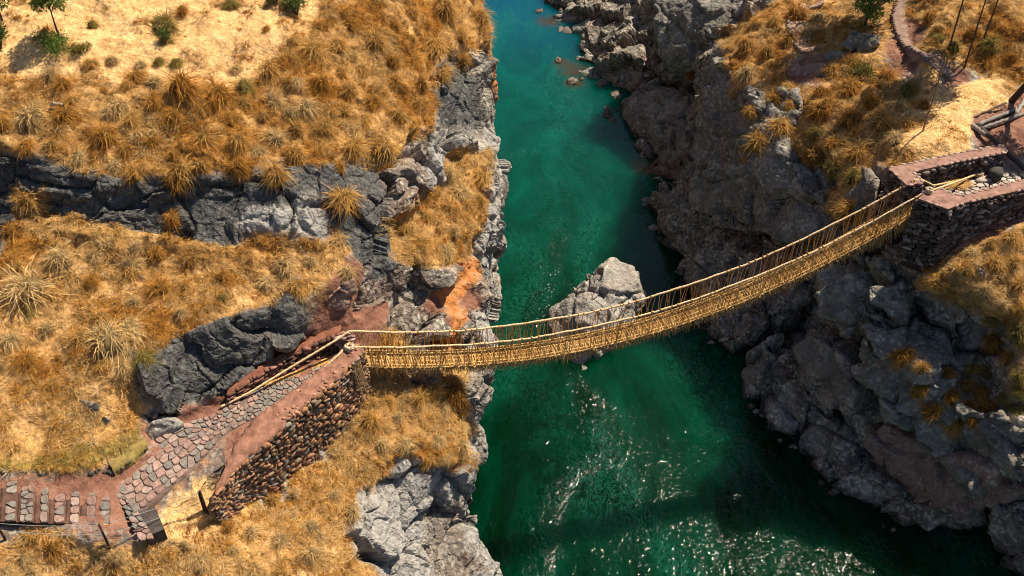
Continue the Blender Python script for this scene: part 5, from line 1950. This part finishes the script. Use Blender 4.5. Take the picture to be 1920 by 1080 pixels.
def tree(base, height, crown_from, crown_r, label, cols, seed, trunk_r=.11, n=5000, size=.2, lean=(0, 0), nm='tree', bark=(.10, .07, .05), nblob=11):
    rnd = random.Random(seed)
    base = np.array(base, float)
    t = thing(nm, label, 'tree', base)
    top = np.array([lean[0], lean[1], height])
    mb = MB()
    spine = smooth_line([np.array([0, 0, -.4]), top * .5 + np.array([rnd.uniform(-.1, .1), rnd.uniform(-.1, .1), 0]), top], 14)
    mb.tube(spine, [trunk_r * (1 - .75 * i / 13) for i in range(14)], 8, bark)
    tk = mb.build('trunk', M_WOOD, t, True)
    mb = MB()
    blobs, tips = [], []
    for k in range(nblob):
        f = crown_from + (1 - crown_from) * (k + .5) / nblob
        a = k * 2.4 + rnd.uniform(-.4, .4)
        prof = math.sin(math.pi * (.15 + .8 * (f - crown_from) / (1 - crown_from)))
        r = crown_r * prof * rnd.uniform(.45, .9)
        tip = top * f + np.array([math.cos(a) * r, math.sin(a) * r, rnd.uniform(-.1, .35) * crown_r])
        at = top * max(.2, f - .12)
        tips.append(tip)
        mb.tube(smooth_line([at, (at + tip) / 2 + np.array([0, 0, .1 * crown_r]), tip], 7), [trunk_r * .4 * (1 - .8 * i / 6) for i in range(7)], 5, bark)
        s = crown_r * rnd.uniform(.32, .55)
        blobs.append((tip, (s, s, s * rnd.uniform(.55, .8))))
    mb.build('branches', M_WOOD, tk, True)
    V, T, Cc = leaf_cloud(blobs, n, size, cols, seed, .3)
    link('crown', mesh_from('crown', V, T, {'tint': Cc}, False), M_LEAF, t)
    return t


shrub(104, 96, 78, .85, 'bright green shrub at the foot of the thin tree on the sand', GREEN, 1)
shrub(150, 99, 36, .4, 'low yellowish shrub touching the bright green one', [(.28, .22, .04), (.22, .2, .04)], 2, n=600)
shrub(556, 28, 60, 1.0, 'round dark green shrub alone on the sand at the top', DGREEN + GREEN[:1], 3)
shrub(515, 6, 36, .6, 'small dull olive shrub left of the round green one at the top edge', OLV, 4, n=700)
shrub(312, 82, 26, .8, 'thin dark green sprig under the brownish tuft', DGREEN, 5, n=350)
shrub(0, 92, 46, 1.3, 'dark green bush cut by the left edge of the photo', DGREEN, 6)
shrub(1535, 300, 60, .8, 'shaded rusty shrub hanging on the far bank above the bridge', [(.30, .15, .04), (.36, .2, .05), (.22, .12, .04)], 8, n=1200, size=.2)
shrub(1605, 140, 70, .8, 'olive shrub right of the flat brown slab', OLV, 9, n=1200, size=.16)
g, _ = on_ground(1622, 48)
tree(g, 6.5, .12, 1.6, 'tree with bright green lower leaves beside the footpath at the top of the far bank', [(.15, .28, .045), (.20, .34, .07), (.12, .20, .04)], 7, .12, 7000, .22, nblob=22)
g, _ = on_ground(111, 70)
tree(g, 2.6, .62, 1.05, 'thin young tree on the sand with its crown cut by the top edge', DGREEN + GREEN, 11, .06, 2600, .16)
g, _ = on_ground(4, 38)
tree(g, 1.9, .5, .9, 'small dark tree in the top left corner', DGREEN, 12, .07, 1800, .15)
for (u, v, h, lb, sd) in ((1808, 128, 9.5, 'tallest of the slender dark trees on the bank at the top right', 13), (1778, 96, 10.5, 'left one of the slender trees at the top right', 14),
                          (1842, 78, 7.5, 'slender tree behind the tallest one at the top right', 15)):
    g, _ = on_ground(u, v)
    tree(g, h, .55, 2.0, lb, OLV, sd, .065, 4200, .24, nm='slender_tree', bark=(.085, .062, .048), nblob=8)
g, _ = on_ground(1893, 188)
tree(g, 10.5, .66, 2.1, 'tree with a thick dark trunk at the right edge of the terrace', OLV + DGREEN, 16, .22, 6500, .26, bark=(.06, .04, .03), lean=(3.6, -2.0))
for (u, v, h, cr, lb, sd) in ((1800, -60, 11.0, 3.0, 'tall tree beyond the top of the photo shading the far path', 17),):
    tree(np.array(drop(27.5, 68.0)), h, .5, cr, lb, OLV + DGREEN, sd, .3, 9000, .3)
g, _ = on_ground(1730, 246)
pole = thing('wooden_pole', 'thin upright wooden pole on the yellow ground of the far terrace', 'pole', g)
mb = MB()
mb.tube(smooth_line([np.array([0, 0, -.3]), np.array([.03, 0, 2.4]), np.array([0, .03, 4.9])], 12), [.055 - .002 * i for i in range(12)], 7, (.33, .21, .11))
mb.build('shaft', M_WOOD, pole, True)
mb = MB()
mb.tube([np.array([0, .03, 3.75]), np.array([0.01, .03, 3.85])], .075, 7, (.15, .1, .06))
mb.tube([np.array([0, .03, 4.55]), np.array([0.0, .03, 4.62])], .07, 7, (.15, .1, .06))
mb.build('binding', M_WOOD, pole, True)
# ------------------------------------------------------------------ light, sky, camera
SUN_EL, SUN_AZ = math.radians(56), math.radians(52)       # high, from the far right
sc = bpy.context.scene
w = bpy.data.worlds.new('World')
sc.world = w
w.use_nodes = True
sky = w.node_tree.nodes.new('ShaderNodeTexSky')
sky.sky_type = 'NISHITA'
sky.sun_disc = False
sky.sun_elevation = SUN_EL
sky.sun_rotation = SUN_AZ
w.node_tree.links.new(sky.outputs[0], w.node_tree.nodes['Background'].inputs[0])
w.node_tree.nodes['Background'].inputs[1].default_value = .06
sd = bpy.data.lights.new('sun', 'SUN')
sd.energy = 5.0
sd.angle = math.radians(.5)
sd.color = (1.0, .89, .70)
so = bpy.data.objects.new('sun', sd)
C.objects.link(so)
to_sun = Vector((math.sin(SUN_AZ) * math.cos(SUN_EL), math.cos(SUN_AZ) * math.cos(SUN_EL), math.sin(SUN_EL)))
so.rotation_euler = to_sun.to_track_quat('Z', 'Y').to_euler()
cd = bpy.data.cameras.new('camera')
cd.sensor_width = 36
cd.lens = F / 1920 * 36
cd.clip_end = 2000
co = bpy.data.objects.new('camera', cd)
C.objects.link(co)
co.location = (0, 0, CZ)
co.rotation_euler = (math.pi / 2 - TH, 0, 0)
sc.camera = co
sc.view_settings.view_transform = 'Standard'
sc.view_settings.look = 'None'
sc.view_settings.exposure = 0.6
sc.view_settings.gamma = 1
sc.cycles.max_bounces = 6
sc.cycles.pixel_filter_type = 'BLACKMAN_HARRIS'
sc.cycles.filter_width = 1.0
sc.cycles.caustics_reflective = False
sc.cycles.caustics_refractive = False
